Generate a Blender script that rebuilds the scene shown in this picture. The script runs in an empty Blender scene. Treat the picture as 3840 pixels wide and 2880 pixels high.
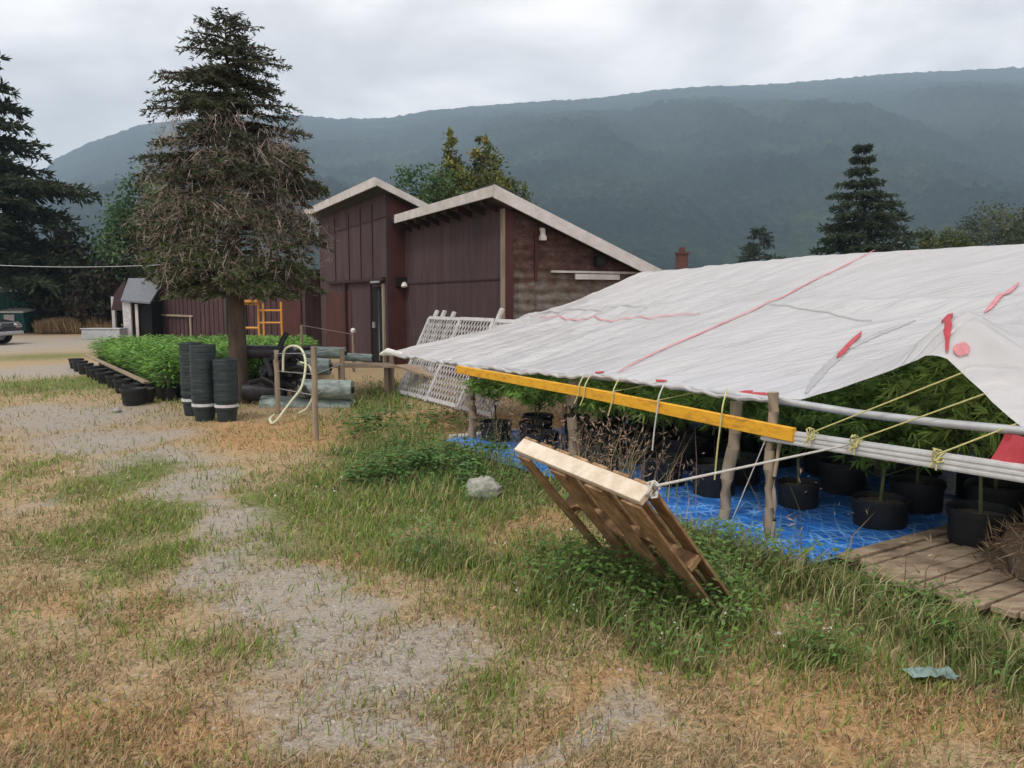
import bpy, math, random
import numpy as np
from mathutils import Vector, Matrix
random.seed(7); rng = np.random.default_rng(11)
R = math.radians
sc = bpy.context.scene
COL = sc.collection
U = random.uniform
# ------------------------------------------------------------------ camera
F, EYE = 780.0, 1.65
PITCH = math.atan(84 / F)
cp, sp = math.cos(PITCH), math.sin(PITCH)
def ray(u, v):
    x = (u - 512) / F; y = (384 - v) / F
    return Vector((x, cp + sp * y, -sp + cp * y))
def G(u, v, z=0.0):
    d = ray(u, v); t = (z - EYE) / d.z
    return Vector((d.x * t, d.y * t, z))
def D(u, v, Y):
    d = ray(u, v); t = Y / d.y
    return Vector((d.x * t, Y, EYE + d.z * t))
cam = bpy.data.cameras.new('camera'); co = bpy.data.objects.new('camera', cam); COL.objects.link(co)
co.location = (0, 0, EYE); co.rotation_euler = (math.pi / 2 - PITCH, 0, 0)
cam.sensor_width = 36; cam.lens = F * 36 / 1024; cam.clip_end = 20000; cam.clip_start = 0.05
sc.camera = co
# ------------------------------------------------------------------ helpers
WM = {}
def meta(o, label=None, cat=None, group=None, kind=None):
    if label: o['label'] = label
    if cat: o['category'] = cat
    if group: o['group'] = group
    if kind: o['kind'] = kind
    return o
def thing(name, label, cat, loc=(0, 0, 0), rz=0.0, group=None):
    o = bpy.data.objects.new(name, None); COL.objects.link(o)
    o.location = loc; o.rotation_euler = (0, 0, rz); o.empty_display_size = .2
    WM[o.name] = Matrix.Translation(Vector(loc)) @ Matrix.Rotation(rz, 4, 'Z')
    return meta(o, label, cat, group)
def mesh_np(name, V, Fc, mat, parent=None, col=None, smooth=False, local=False):
    """V (n,3); Fc (m,k) index array; col (n,3) vertex colours"""
    V = np.asarray(V, dtype=np.float32); Fc = np.asarray(Fc, dtype=np.int32)
    if parent is not None and not local:
        M = np.array(WM[parent.name].inverted())
        V = V @ M[:3, :3].T.astype(np.float32) + M[:3, 3].astype(np.float32)
    me = bpy.data.meshes.new(name)
    n, k = Fc.shape
    me.vertices.add(len(V)); me.vertices.foreach_set('co', V.ravel())
    me.loops.add(n * k); me.loops.foreach_set('vertex_index', Fc.ravel())
    me.polygons.add(n); me.polygons.foreach_set('loop_start', np.arange(0, n * k, k, dtype=np.int32))
    if smooth: me.polygons.foreach_set('use_smooth', np.ones(n, dtype=bool))
    me.update(calc_edges=True)
    if col is not None:
        a = me.color_attributes.new('col', 'FLOAT_COLOR', 'POINT')
        c4 = np.ones((len(V), 4), dtype=np.float32); c4[:, :3] = col
        a.data.foreach_set('color', c4.ravel())
    me.materials.append(mat)
    o = bpy.data.objects.new(name, me); COL.objects.link(o)
    if parent is not None:
        o.parent = parent; WM[o.name] = WM[parent.name]
    else: WM[o.name] = Matrix.Identity(4)
    return o
class MB:
    def __init__(s): s.v = []; s.f = []
    def add(s, vs, fs):
        b = len(s.v); s.v += [Vector(v) for v in vs]; s.f += [[b + i for i in f] for f in fs]; return s
    def box(s, c, size, M=None):
        x, y, z = size[0] / 2, size[1] / 2, size[2] / 2
        vs = [Vector(p) for p in ((-x, -y, -z), (x, -y, -z), (x, y, -z), (-x, y, -z), (-x, -y, z), (x, -y, z), (x, y, z), (-x, y, z))]
        if M is not None: vs = [M @ v for v in vs]
        c = Vector(c)
        return s.add([v + c for v in vs], [(0, 3, 2, 1), (4, 5, 6, 7), (0, 1, 5, 4), (1, 2, 6, 5), (2, 3, 7, 6), (3, 0, 4, 7)])
    def hexa(s, p):   # 8 points: bottom 4 ccw, top 4 ccw
        return s.add(p, [(0, 3, 2, 1), (4, 5, 6, 7), (0, 1, 5, 4), (1, 2, 6, 5), (2, 3, 7, 6), (3, 0, 4, 7)])
    def beam(s, a, b, w, h, up=(0, 0, 1)):
        a = Vector(a); b = Vector(b); d = (b - a).normalized(); up = Vector(up)
        r = d.cross(up)
        if r.length < 1e-4: r = d.cross(Vector((1, 0, 0)))
        r.normalize(); u = r.cross(d).normalized()
        p = []
        for q in (a, b):
            p += [q - r * w / 2 - u * h / 2, q + r * w / 2 - u * h / 2, q + r * w / 2 + u * h / 2, q - r * w / 2 + u * h / 2]
        return s.add(p, [(3, 2, 1, 0), (4, 5, 6, 7), (0, 1, 5, 4), (1, 2, 6, 5), (2, 3, 7, 6), (3, 0, 4, 7)])
    def tube(s, pts, rad, n=8, caps=True):
        pts = [Vector(p) for p in pts]; m = len(pts)
        rr = rad if isinstance(rad, (list, tuple)) else [rad] * m
        base = len(s.v); up = Vector((0, 0, 1))
        for i, p in enumerate(pts):
            t = (pts[min(i + 1, m - 1)] - pts[max(i - 1, 0)]).normalized()
            r = t.cross(up)
            if r.length < .05: r = t.cross(Vector((0, 1, 0)))
            r.normalize(); q = r.cross(t).normalized()
            for k in range(n):
                a = 2 * math.pi * k / n
                s.v.append(p + (r * math.cos(a) + q * math.sin(a)) * rr[i])
        for i in range(m - 1):
            for k in range(n):
                a = base + i * n + k; b = base + i * n + (k + 1) % n
                s.f.append([a, b, b + n, a + n])
        if caps:
            s.f.append([base + k for k in range(n)][::-1]); s.f.append([base + (m - 1) * n + k for k in range(n)])
        return s
    def lathe(s, c, prof, n=20, cap=True):
        c = Vector(c); base = len(s.v)
        for r, z in prof:
            for k in range(n):
                a = 2 * math.pi * k / n; s.v.append(c + Vector((r * math.cos(a), r * math.sin(a), z)))
        for i in range(len(prof) - 1):
            for k in range(n):
                a = base + i * n + k; b = base + i * n + (k + 1) % n
                s.f.append([a, b, b + n, a + n])
        if cap: s.f.append([base + k for k in range(n)][::-1])
        return s
    def build(s, name, mat, parent=None, smooth=False, bevel=0, local=False):
        me = bpy.data.meshes.new(name)
        vs = s.v
        if parent is not None and not local:
            M = WM[parent.name].inverted(); vs = [M @ v for v in vs]
        me.from_pydata([tuple(v) for v in vs], [], s.f); me.update()
        if smooth:
            me.polygons.foreach_set('use_smooth', [True] * len(me.polygons))
            try: me.set_sharp_from_angle(angle=R(40))
            except Exception: pass
        me.materials.append(mat)
        o = bpy.data.objects.new(name, me); COL.objects.link(o)
        if parent is not None:
            o.parent = parent; WM[o.name] = WM[parent.name]
        else: WM[o.name] = Matrix.Identity(4)
        if bevel:
            b = o.modifiers.new('bevel', 'BEVEL'); b.width = bevel; b.segments = 1; b.limit_method = 'ANGLE'
        return o
def dup(root, loc, rz=0, scale=1.0, label=None, group=None):
    r = root.copy(); COL.objects.link(r); r.location = loc; r.rotation_euler = (0, 0, rz); r.scale = (scale,) * 3
    if label: r['label'] = label
    if group: r['group'] = group
    for ch in list(root.children):
        c = ch.copy(); COL.objects.link(c); c.parent = r
        for g in list(ch.children):
            d = g.copy(); COL.objects.link(d); d.parent = c
    return r
# value noise
_T = rng.random((256, 256))
def vn(x, y, s=1.0, o=0):
    x = np.asarray(x) / s + 31.7 * o; y = np.asarray(y) / s + 17.3 * o
    xi = np.floor(x).astype(int); yi = np.floor(y).astype(int); fx = x - xi; fy = y - yi
    fx = fx * fx * (3 - 2 * fx); fy = fy * fy * (3 - 2 * fy)
    a = _T[xi % 256, yi % 256]; b = _T[(xi + 1) % 256, yi % 256]; c = _T[xi % 256, (yi + 1) % 256]; d = _T[(xi + 1) % 256, (yi + 1) % 256]
    return (a * (1 - fx) + b * fx) * (1 - fy) + (c * (1 - fx) + d * fx) * fy
def fbm(x, y, s=1.0, o=0, n=4):
    t = 0; a = .5; w = 0
    for i in range(n): t = t + a * vn(x, y, s / 2 ** i, o + i); w += a; a *= .5
    return t / w
# ------------------------------------------------------------------ materials
def nodes(m):
    m.use_nodes = True; nt = m.node_tree; nt.nodes.clear(); return nt
def nd(nt, t, **k):
    n = nt.nodes.new(t)
    for a, b in k.items():
        if a.startswith('i_'):
            key = a[2:]; key = int(key) if key.isdigit() else key.replace('_', ' ')
            n.inputs[key].default_value = b
        else: setattr(n, a, b)
    return n
def c4(c): return (c[0], c[1], c[2], 1)
def ramp(nt, fac, stops):
    r = nt.nodes.new('ShaderNodeValToRGB'); e = r.color_ramp.elements
    e[0].position = stops[0][0]; e[0].color = c4(stops[0][1]); e[1].position = stops[-1][0]; e[1].color = c4(stops[-1][1])
    for p, c in stops[1:-1]:
        k = e.new(p); k.color = c4(c)
    nt.links.new(fac, r.inputs[0]); return r.outputs[0]
def mat(name, c1, c2=None, scale=6, rough=.8, bump=.2, stretch=(1, 1, 1), metal=0, c3=None, spec=.3, bdist=.01, coord='Object', translucent=0, detail=5, fine=0):
    m = bpy.data.materials.new(name); nt = nodes(m); L = nt.links
    out = nd(nt, 'ShaderNodeOutputMaterial'); b = nd(nt, 'ShaderNodeBsdfPrincipled')
    tc = nd(nt, 'ShaderNodeTexCoord'); mp = nd(nt, 'ShaderNodeMapping'); mp.inputs['Scale'].default_value = stretch
    L.new(tc.outputs[coord], mp.inputs[0])
    n = nd(nt, 'ShaderNodeTexNoise', i_Scale=scale, i_Detail=detail, i_Roughness=.65); L.new(mp.outputs[0], n.inputs['Vector'])
    c2 = c2 or tuple(x * .7 for x in c1)
    st = [(.3, c2), (.68, c1)] if c3 is None else [(.28, c2), (.5, c1), (.72, c3)]
    L.new(ramp(nt, n.outputs[0], st), b.inputs['Base Color'])
    b.inputs['Roughness'].default_value = rough; b.inputs['Metallic'].default_value = metal; b.inputs['Specular IOR Level'].default_value = spec
    if bump:
        n2 = nd(nt, 'ShaderNodeTexNoise', i_Scale=scale * 5, i_Detail=4); L.new(mp.outputs[0], n2.inputs['Vector'])
        bp = nd(nt, 'ShaderNodeBump', i_Strength=bump, i_Distance=bdist); L.new(n2.outputs[0], bp.inputs['Height']); L.new(bp.outputs[0], b.inputs['Normal'])
    sh = b.outputs[0]
    if translucent:
        t = nd(nt, 'ShaderNodeBsdfTranslucent'); t.inputs[0].default_value = c4(c1)
        mx = nd(nt, 'ShaderNodeMixShader'); mx.inputs[0].default_value = translucent
        L.new(sh, mx.inputs[1]); L.new(t.outputs[0], mx.inputs[2]); sh = mx.outputs[0]
    L.new(sh, out.inputs[0]); return m
def leafmat(name, gain=1.0, trans=.25, rough=.6):
    m = bpy.data.materials.new(name); nt = nodes(m); L = nt.links
    out = nd(nt, 'ShaderNodeOutputMaterial'); b = nd(nt, 'ShaderNodeBsdfPrincipled'); a = nd(nt, 'ShaderNodeAttribute', attribute_name='col')
    L.new(a.outputs['Color'], b.inputs['Base Color']); b.inputs['Roughness'].default_value = rough; b.inputs['Specular IOR Level'].default_value = .2
    t = nd(nt, 'ShaderNodeBsdfTranslucent'); L.new(a.outputs['Color'], t.inputs[0])
    mx = nd(nt, 'ShaderNodeMixShader'); mx.inputs[0].default_value = trans
    L.new(b.outputs[0], mx.inputs[1]); L.new(t.outputs[0], mx.inputs[2]); L.new(mx.outputs[0], out.inputs[0]); return m
M = {}
M['leaf'] = leafmat('leaf'); M['blade'] = leafmat('blade', trans=.3); M['needle'] = leafmat('needle', trans=.08, rough=.8)
M['bark'] = mat('bark', (.13, .095, .07), (.05, .035, .028), 9, .95, .9, (1, 1, .25), bdist=.03)
M['paint_maroon'] = mat('paint_maroon', (.06, .034, .037), (.036, .022, .024), 2.2, .8, .4, (1.5, 1.5, .25), c3=(.092, .056, .058), detail=9)
M['paint_redbrown'] = mat('paint_redbrown', (.085, .026, .023), (.045, .017, .016), 3, .75, .25, (1, 1, .4))
M['trim_dark'] = mat('trim_dark', (.04, .016, .018), (.025, .01, .012), 5, .7, .2)
M['white_trim'] = mat('white_trim', (.6, .56, .54), (.42, .38, .35), 3.5, .7, .15, (1, 1, 1))
M['roofing'] = mat('roofing', (.06, .058, .055), (.035, .035, .03), 12, .95, .5)
M['grey_roof'] = mat('grey_roof', (.17, .18, .2), (.12, .13, .145), 12, .9, .5)
M['black'] = mat('black', (.012, .012, .013), (.008, .008, .008), 8, .6, .1)
M['dark_gap'] = mat('dark_gap', (.01, .009, .009), (.006, .006, .006), 8, .9, 0)
M['white_wood'] = mat('white_wood', (.55, .53, .53), (.36, .34, .33), 7, .75, .2)
M['old_wood'] = mat('old_wood', (.27, .21, .15), (.12, .09, .065), 5, .95, .7, (1, 1, .12), c3=(.36, .3, .22), bdist=.012)
M['old_board'] = mat('old_board', (.3, .225, .155), (.12, .085, .06), 5, .95, .7, (1, 3, 3), c3=(.4, .32, .235))
M['new_wood'] = mat('new_wood', (.7, .61, .5), (.5, .4, .29), 9, .75, .4, (1, 1, 1))
M['pallet_wood'] = mat('pallet_wood', (.27, .16, .08), (.1, .058, .032), 9, .85, .6, (1.6, 1.6, .5), c3=(.42, .28, .16), detail=9)
M['yellow_paint'] = mat('yellow_paint', (.68, .34, .02), (.34, .16, .03), 7, .6, .3, (1, 1, 3), c3=(.74, .4, .04), detail=8)
M['scaffold'] = mat('scaffold', (.62, .3, .06), (.45, .2, .05), 8, .6, .1)
M['galv'] = mat('galv', (.52, .53, .54), (.36, .37, .38), 7, .42, .1, metal=.35)
M['rope_yellow'] = mat('rope_yellow', (.6, .56, .25), (.45, .42, .17), 60, .8, .6)
M['rope_white'] = mat('rope_white', (.62, .6, .56), (.45, .43, .4), 60, .8, .6)
M['hose'] = mat('hose', (.6, .6, .42), (.45, .45, .3), 20, .5, .1)
M['pot'] = mat('pot', (.02, .021, .023), (.012, .013, .014), 14, .5, .15)
M['pot_green'] = mat('pot_green', (.03, .043, .045), (.018, .026, .027), 14, .45, .15)
M['pot_white'] = mat('pot_white', (.6, .6, .6), (.4, .4, .4), 14, .5, .1)
M['soil'] = mat('soil', (.14, .12, .1), (.04, .03, .025), 30, 1, .8, c3=(.3, .29, .27))
M['roll_green'] = mat('roll_green', (.2, .25, .23), (.07, .09, .085), 5, .4, .5, (1, 4, 4), c3=(.38, .43, .41))
M['roll_dark'] = mat('roll_dark', (.05, .045, .055), (.02, .02, .022), 9, .45, .4)
M['red_tape'] = mat('red_tape', (.55, .07, .09), (.4, .05, .06), 12, .5, .2, translucent=.2)
M['pink_tape'] = mat('pink_tape', (.68, .3, .32), (.55, .2, .22), 12, .5, .2, translucent=.2)
M['stone'] = mat('stone', (.27, .265, .23), (.16, .155, .13), 12, .9, .6, c3=(.36, .35, .31))
M['teal_metal'] = mat('teal_metal', (.02, .16, .13), (.015, .11, .095), 3, .6, .1)
M['dumpster'] = mat('dumpster', (.02, .11, .1), (.012, .07, .065), 4, .6, .2)
M['car_paint'] = mat('car_paint', (.035, .037, .045), (.025, .026, .03), 3, .22, 0, spec=.6, metal=.4)
M['glass'] = mat('glass', (.05, .06, .07), (.04, .05, .06), 3, .08, 0, spec=.8)
M['tyre'] = mat('tyre', (.015, .015, .015), (.01, .01, .01), 20, .9, .2)
M['chrome'] = mat('chrome', (.7, .7, .7), (.5, .5, .5), 20, .2, 0, metal=.9)
M['brick'] = mat('brick', (.12, .05, .04), (.07, .035, .03), 14, .9, .4)
M['teal_scrap'] = mat('teal_scrap', (.2, .28, .26), (.14, .2, .18), 12, .5, .4)
M['dead'] = mat('dead', (.2, .15, .105), (.09, .065, .045), 12, 1, .8)
M['cloth_white'] = mat('cloth_white', (.7, .68, .64), (.5, .48, .44), 12, .8, .3)

def weathered():
    m = bpy.data.materials.new('weathered_wall'); nt = nodes(m); L = nt.links
    out = nd(nt, 'ShaderNodeOutputMaterial'); b = nd(nt, 'ShaderNodeBsdfPrincipled', i_Roughness=.9)
    tc = nd(nt, 'ShaderNodeTexCoord'); mp = nd(nt, 'ShaderNodeMapping'); mp.inputs['Scale'].default_value = (1.6, 1.6, 3.2); L.new(tc.outputs['Object'], mp.inputs[0])
    n = nd(nt, 'ShaderNodeTexNoise', i_Scale=2.5, i_Detail=8, i_Roughness=.75); L.new(mp.outputs[0], n.inputs[0])
    sx = nd(nt, 'ShaderNodeSeparateXYZ'); L.new(tc.outputs['Object'], sx.inputs[0])
    mr = nd(nt, 'ShaderNodeMapRange', i_1=2.35, i_2=1.75); L.new(sx.outputs[2], mr.inputs[0])
    ad = nd(nt, 'ShaderNodeMath', operation='MULTIPLY_ADD'); L.new(mr.outputs[0], ad.inputs[0]); ad.inputs[1].default_value = .22; L.new(n.outputs[0], ad.inputs[2])
    L.new(ramp(nt, ad.outputs[0], [(.38, (.03, .013, .011)), (.55, (.085, .04, .03)), (.66, (.11, .085, .068)), (.8, (.17, .15, .13))]), b.inputs['Base Color'])
    w = nd(nt, 'ShaderNodeTexWave', bands_direction='Z', i_Scale=1.6, i_Distortion=.6); L.new(tc.outputs['Object'], w.inputs[0])
    bp = nd(nt, 'ShaderNodeBump', i_Strength=.7, i_Distance=.03); L.new(w.outputs[1], bp.inputs['Height']); L.new(bp.outputs[0], b.inputs['Normal'])
    L.new(b.outputs[0], out.inputs[0]); return m
M['weathered'] = weathered()

# ------------------------------------------------------------------ world, sun, haze
SUN_EL, SUN_AZ = R(58), R(215)     # azimuth clockwise from +Y : light comes from behind the camera, slightly left
w = bpy.data.worlds.new('World'); sc.world = w; w.use_nodes = True; nt = w.node_tree; nt.nodes.clear(); L = nt.links
out = nd(nt, 'ShaderNodeOutputWorld')
sky = nd(nt, 'ShaderNodeTexSky', sky_type='NISHITA', sun_disc=False, sun_elevation=SUN_EL, sun_rotation=SUN_AZ)
b1 = nd(nt, 'ShaderNodeBackground', i_Strength=.1); L.new(sky.outputs[0], b1.inputs[0])
tc = nd(nt, 'ShaderNodeTexCoord'); sx = nd(nt, 'ShaderNodeSeparateXYZ'); L.new(tc.outputs['Generated'], sx.inputs[0])
az = nd(nt, 'ShaderNodeMath', operation='MAXIMUM', i_1=0.0); L.new(sx.outputs[2], az.inputs[0])
az2 = nd(nt, 'ShaderNodeMath', operation='ADD', i_1=.28); L.new(az.outputs[0], az2.inputs[0])
dv = nd(nt, 'ShaderNodeVectorMath', operation='DIVIDE'); L.new(tc.outputs['Generated'], dv.inputs[0])
cb = nd(nt, 'ShaderNodeCombineXYZ'); [L.new(az2.outputs[0], cb.inputs[i]) for i in range(3)]; L.new(cb.outputs[0], dv.inputs[1])
n1 = nd(nt, 'ShaderNodeTexNoise', i_Scale=1.9, i_Detail=6, i_Roughness=.52, i_Distortion=.35); L.new(dv.outputs[0], n1.inputs[0])
cc = ramp(nt, n1.outputs[0], [(.3, (.60, .57, .56)), (.42, (.70, .665, .655)), (.52, (.9, .855, .84)), (.6, (1.1, 1.03, .99)), (.7, (1.22, 1.14, 1.09))])
b2 = nd(nt, 'ShaderNodeBackground', i_Strength=1.0); L.new(cc, b2.inputs[0])
mx = nd(nt, 'ShaderNodeMixShader', i_0=.93); L.new(b1.outputs[0], mx.inputs[1]); L.new(b2.outputs[0], mx.inputs[2]); L.new(mx.outputs[0], out.inputs[0])
sl = bpy.data.lights.new('sun', 'SUN'); so = bpy.data.objects.new('sun', sl); COL.objects.link(so)
sl.energy = 1.4; sl.angle = R(10); sl.color = (1, .955, .88)
sd = Vector((math.sin(SUN_AZ) * math.cos(SUN_EL), math.cos(SUN_AZ) * math.cos(SUN_EL), math.sin(SUN_EL)))
so.rotation_euler = sd.to_track_quat('Z', 'Y').to_euler(); so.location = (0, 0, 30)
sc.view_settings.view_transform = 'Standard'; sc.view_settings.look = 'None'; sc.view_settings.exposure = .76; sc.view_settings.gamma = 1
# ------------------------------------------------------------------ ground zones (worn gravel, straw, green growth)
def blob(u, v, ru, rv, wt=1.0):
    c = G(u, v); y0 = G(u, max(v - rv, 306)).y; y1 = G(u, v + rv).y
    return (c.x, (y0 + y1) / 2, ru / F * c.y, (y0 - y1) / 2, wt)
GRAVEL = [blob(*a) for a in ((20, 412, 60, 10, .9), (150, 462, 64, 13, 1.0), (190, 488, 56, 14, 1.0), (235, 530, 56, 22, 1.0), (280, 585, 60, 26, .8), (420, 690, 100, 26, .85), (520, 735, 120, 28, .9), (330, 640, 70, 30, .75), (60, 620, 60, 14, .45), (60, 420, 95, 14), (110, 440, 75, 14), (215, 507, 40, 10), (262, 560, 52, 20), (300, 590, 60, 26), (340, 625, 60, 30), (390, 655, 70, 30),
    (330, 690, 90, 25, .6), (470, 690, 50, 16, .7), (560, 745, 60, 16, .8), (110, 600, 40, 14, .5), (20, 505, 30, 12, .6), (45, 371, 70, 8), (30, 345, 90, 9), (-200, 350, 300, 14), (160, 480, 70, 12, .6), (700, 690, 70, 14, .5), (405, 545, 30, 12, .4), (120, 690, 80, 18, .4))]
GREEN = [blob(*a) for a in ((110, 480, 50, 22), (125, 530, 62, 36), (60, 545, 70, 26, .8), (20, 470, 25, 20, .7), (150, 565, 60, 24, .8), (250, 465, 40, 7, .3), (300, 500, 60, 16, .9), (340, 520, 80, 30), (330, 490, 90, 20, .8),
    (400, 465, 66, 24, 1.1), (470, 492, 70, 24, 1.1), (520, 475, 56, 26, 1.1), (420, 545, 70, 20, .9), (530, 562, 70, 20, 1.0), (590, 605, 90, 26, 1.1), (680, 615, 90, 34, 1.1), (790, 590, 110, 30, 1.2), (890, 600, 90, 34, 1.1), (960, 630, 50, 26, .8),
    (870, 685, 45, 18, 1.0), (60, 385, 110, 10, .9), (40, 357, 90, 6, .7), (500, 640, 70, 20, .45), (200, 400, 60, 12, .5), (380, 400, 40, 18, .9), (640, 655, 120, 18, .4), (240, 630, 60, 14, .3))]
LUSH = [blob(*a) for a in ((395, 445, 50, 18, 1.0), (450, 470, 90, 24, 1.0), (530, 480, 60, 26, 1.0), (450, 545, 60, 14, .8), (545, 550, 60, 16, .5), (590, 595, 70, 24, 1.1), (680, 620, 80, 32, 1.3), (720, 575, 50, 26, 1.0), (800, 580, 90, 24, 1.2), (890, 590, 90, 26, 1.1),
    (980, 640, 70, 30, .8), (870, 688, 34, 12, .8), (640, 500, 80, 30, .8), (760, 545, 60, 16, 1.1), (390, 395, 30, 14, .7), (560, 445, 60, 10, .7))]
ORANGE = [blob(*a) for a in ((300, 432, 110, 12, 1.2), (420, 424, 90, 10, 1.2), (520, 425, 50, 10, 1), (560, 515, 60, 10, .8), (350, 560, 50, 12, .6), (90, 720, 220, 40, .8), (480, 625, 60, 16, .5), (900, 730, 180, 40, 1.0), (720, 690, 150, 18, .6), (560, 535, 60, 14, .6), (90, 600, 150, 20, .5), (560, 700, 120, 20, .6), (130, 356, 40, 5, .8))]
def zone(X, Y, bl):
    t = np.zeros(np.shape(X))
    for cx, cy, rx, ry, wt in bl:
        d = ((X - cx) / rx) ** 2 + ((Y - cy) / ry) ** 2
        t = np.maximum(t, wt * np.exp(-d * .7))
    return t
def zones(X, Y):
    dx = (fbm(X, Y, .9, 3) - .5) * .9; dy = (fbm(X, Y, .9, 9) - .5) * 1.3
    X2, Y2 = X + dx, Y + dy
    g = zone(X2, Y2, GREEN); r = zone(X2, Y2, GRAVEL); o = zone(X2, Y2, ORANGE); l = zone(X2, Y2, LUSH)
    far = np.clip((Y - 30) / 20, 0, 1)
    g = np.maximum(g, far * .7)
    return g, r, o, l
def gz(X, Y):
    near = np.clip(1 - (Y - 10) / 30, 0, 1)
    return near * ((fbm(X, Y, 2.2, 21) - .5) * .07 + (fbm(X, Y, .35, 5) - .5) * .025) - .005
def axis(lo, hi, fine_lo, fine_hi, step, grow=1.12):
    a = list(np.arange(fine_lo, fine_hi + 1e-6, step)); s = step
    while a[-1] < hi: s *= grow; a.append(a[-1] + s)
    s = step
    while a[0] > lo: s *= grow; a.insert(0, a[0] - s)
    return np.array(a)
ax = axis(-3400, 3400, -8, 5.5, .055); ay = axis(-300, 3600, 1.8, 12.5, .055)
GX, GY = np.meshgrid(ax, ay, indexing='ij'); nx, ny = GX.shape
g_, r_, o_, l_ = zones(GX.ravel(), GY.ravel())
Z = gz(GX.ravel(), GY.ravel())
idx = np.arange(nx * ny).reshape(nx, ny)
quads = np.stack([idx[:-1, :-1], idx[1:, :-1], idx[1:, 1:], idx[:-1, 1:]], -1).reshape(-1, 4)
def groundmat():
    m = bpy.data.materials.new('ground'); nt = nodes(m); L = nt.links
    out = nd(nt, 'ShaderNodeOutputMaterial'); b = nd(nt, 'ShaderNodeBsdfPrincipled', i_Roughness=.95); b.inputs['Specular IOR Level'].default_value = .1
    a = nd(nt, 'ShaderNodeAttribute', attribute_name='col'); sp_ = nd(nt, 'ShaderNodeSeparateColor'); L.new(a.outputs['Color'], sp_.inputs[0])
    tc = nd(nt, 'ShaderNodeTexCoord')
    def noise(s, d=6, r=.65, dist=0):
        n = nd(nt, 'ShaderNodeTexNoise', i_Scale=s, i_Detail=d, i_Roughness=r, i_Distortion=dist); L.new(tc.outputs['Object'], n.inputs[0]); return n.outputs[0]
    nf = noise(45, 5, .75); nm = noise(7, 6, .7); nl = noise(1.3, 5)
    vo = nd(nt, 'ShaderNodeTexVoronoi', i_Scale=120.0); L.new(tc.outputs['Object'], vo.inputs['Vector'])
    straw = ramp(nt, nf, [(.3, (.17, .115, .065)), (.45, (.31, .225, .13)), (.58, (.42, .315, .19)), (.72, (.54, .43, .29))])
    orange = ramp(nt, nf, [(.3, (.2, .115, .055)), (.5, (.38, .235, .115)), (.7, (.53, .36, .19))])
    green = ramp(nt, nf, [(.3, (.04, .055, .018)), (.5, (.13, .15, .05)), (.7, (.25, .25, .09))])
    gvr = ramp(nt, vo.outputs['Color'], [(.05, (.22, .19, .155)), (.4, (.3, .265, .22)), (.7, (.345, .305, .255)), (.97, (.42, .38, .325))])
    def mixc(f, x, y):
        mm = nd(nt, 'ShaderNodeMix', data_type='RGBA'); L.new(f, mm.inputs[0]); L.new(x, mm.inputs[6]); L.new(y, mm.inputs[7]); return mm.outputs[2]
    def edge(ch, n, lo, hi, k=.55):
        s = nd(nt, 'ShaderNodeMath', operation='MULTIPLY_ADD'); L.new(n, s.inputs[0]); s.inputs[1].default_value = k; L.new(ch, s.inputs[2])
        r = nd(nt, 'ShaderNodeMapRange', i_1=lo + k / 2, i_2=hi + k / 2, interpolation_type='SMOOTHSTEP'); L.new(s.outputs[0], r.inputs[0]); return r.outputs[0]
    c = mixc(edge(sp_.outputs[2], nl, .15, .7), straw, orange)
    c = mixc(edge(sp_.outputs[1], nm, .2, .85, .9), c, gvr)
    c = mixc(edge(sp_.outputs[0], nm, .3, .8, .8), c, green)
    # sparse soil and leaf litter flecks
    v2 = nd(nt, 'ShaderNodeTexNoise', i_Scale=16, i_Detail=3); L.new(tc.outputs['Object'], v2.inputs[0])
    fl = ramp(nt, v2.outputs[0], [(.3, (.5, .46, .42)), (.42, (1, 1, 1))])
    mu = nd(nt, 'ShaderNodeMix', data_type='RGBA', blend_type='MULTIPLY', i_0=.8); L.new(c, mu.inputs[6]); L.new(fl, mu.inputs[7])
    L.new(mu.outputs[2], b.inputs['Base Color'])
    bp = nd(nt, 'ShaderNodeBump', i_Strength=.7, i_Distance=.02); L.new(nf, bp.inputs['Height']); L.new(bp.outputs[0], b.inputs['Normal'])
    L.new(b.outputs[0], out.inputs[0]); return m
gr = mesh_np('ground', np.stack([GX.ravel(), GY.ravel(), Z], 1), quads, groundmat(), col=np.stack([g_, r_, o_], 1), smooth=True)
meta(gr, 'worn yard of dry straw, gravel patches and green growth', kind='structure')

# ------------------------------------------------------------------ mountain
PROF = [(-700, 330), (-300, 300), (-100, 275), (0, 225), (37, 187), (65, 160), (100, 142), (150, 124), (210, 117), (292, 114), (345, 119), (393, 117), (430, 110), (480, 106), (520, 103), (590, 96), (650, 89), (690, 86), (740, 84), (800, 80), (870, 74), (940, 70), (1024, 66), (1200, 60), (1500, 75), (1900, 110)]
us = np.concatenate([np.linspace(-700, -160, 50), np.linspace(-150, 1180, 860), np.linspace(1190, 1800, 50)]); ns, nt_ = len(us), 300
ridge_v = np.interp(us, [p[0] for p in PROF], [p[1] for p in PROF])
ridge_v = ridge_v + (fbm(us, us * 0, 90, 2, 2) - .5) * 3
YR = 2300.0
Zr = np.array([D(u, v, YR).z for u, v in zip(us, ridge_v)])
ts = np.concatenate([np.linspace(0, 1, nt_ - 14), np.linspace(1.02, 1.35, 14)])
UU, TT = np.meshgrid(us, ts, indexing='ij')
YY = 420 + (YR - 420) * TT
XX = (UU - 512) / F * YY / cp * 1.0
XX = (UU - 512) / F * YY
g = np.where(TT <= 1, TT ** 1.12, 1 - (TT - 1) * 1.5)
gul = (fbm(XX * 1.0, YY * .35, 300, 4, 5) - .5) * 230 * np.sin(np.clip(TT, 0, 1) * math.pi) * (1 - np.clip(TT, 0, 1) ** 2)
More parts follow.
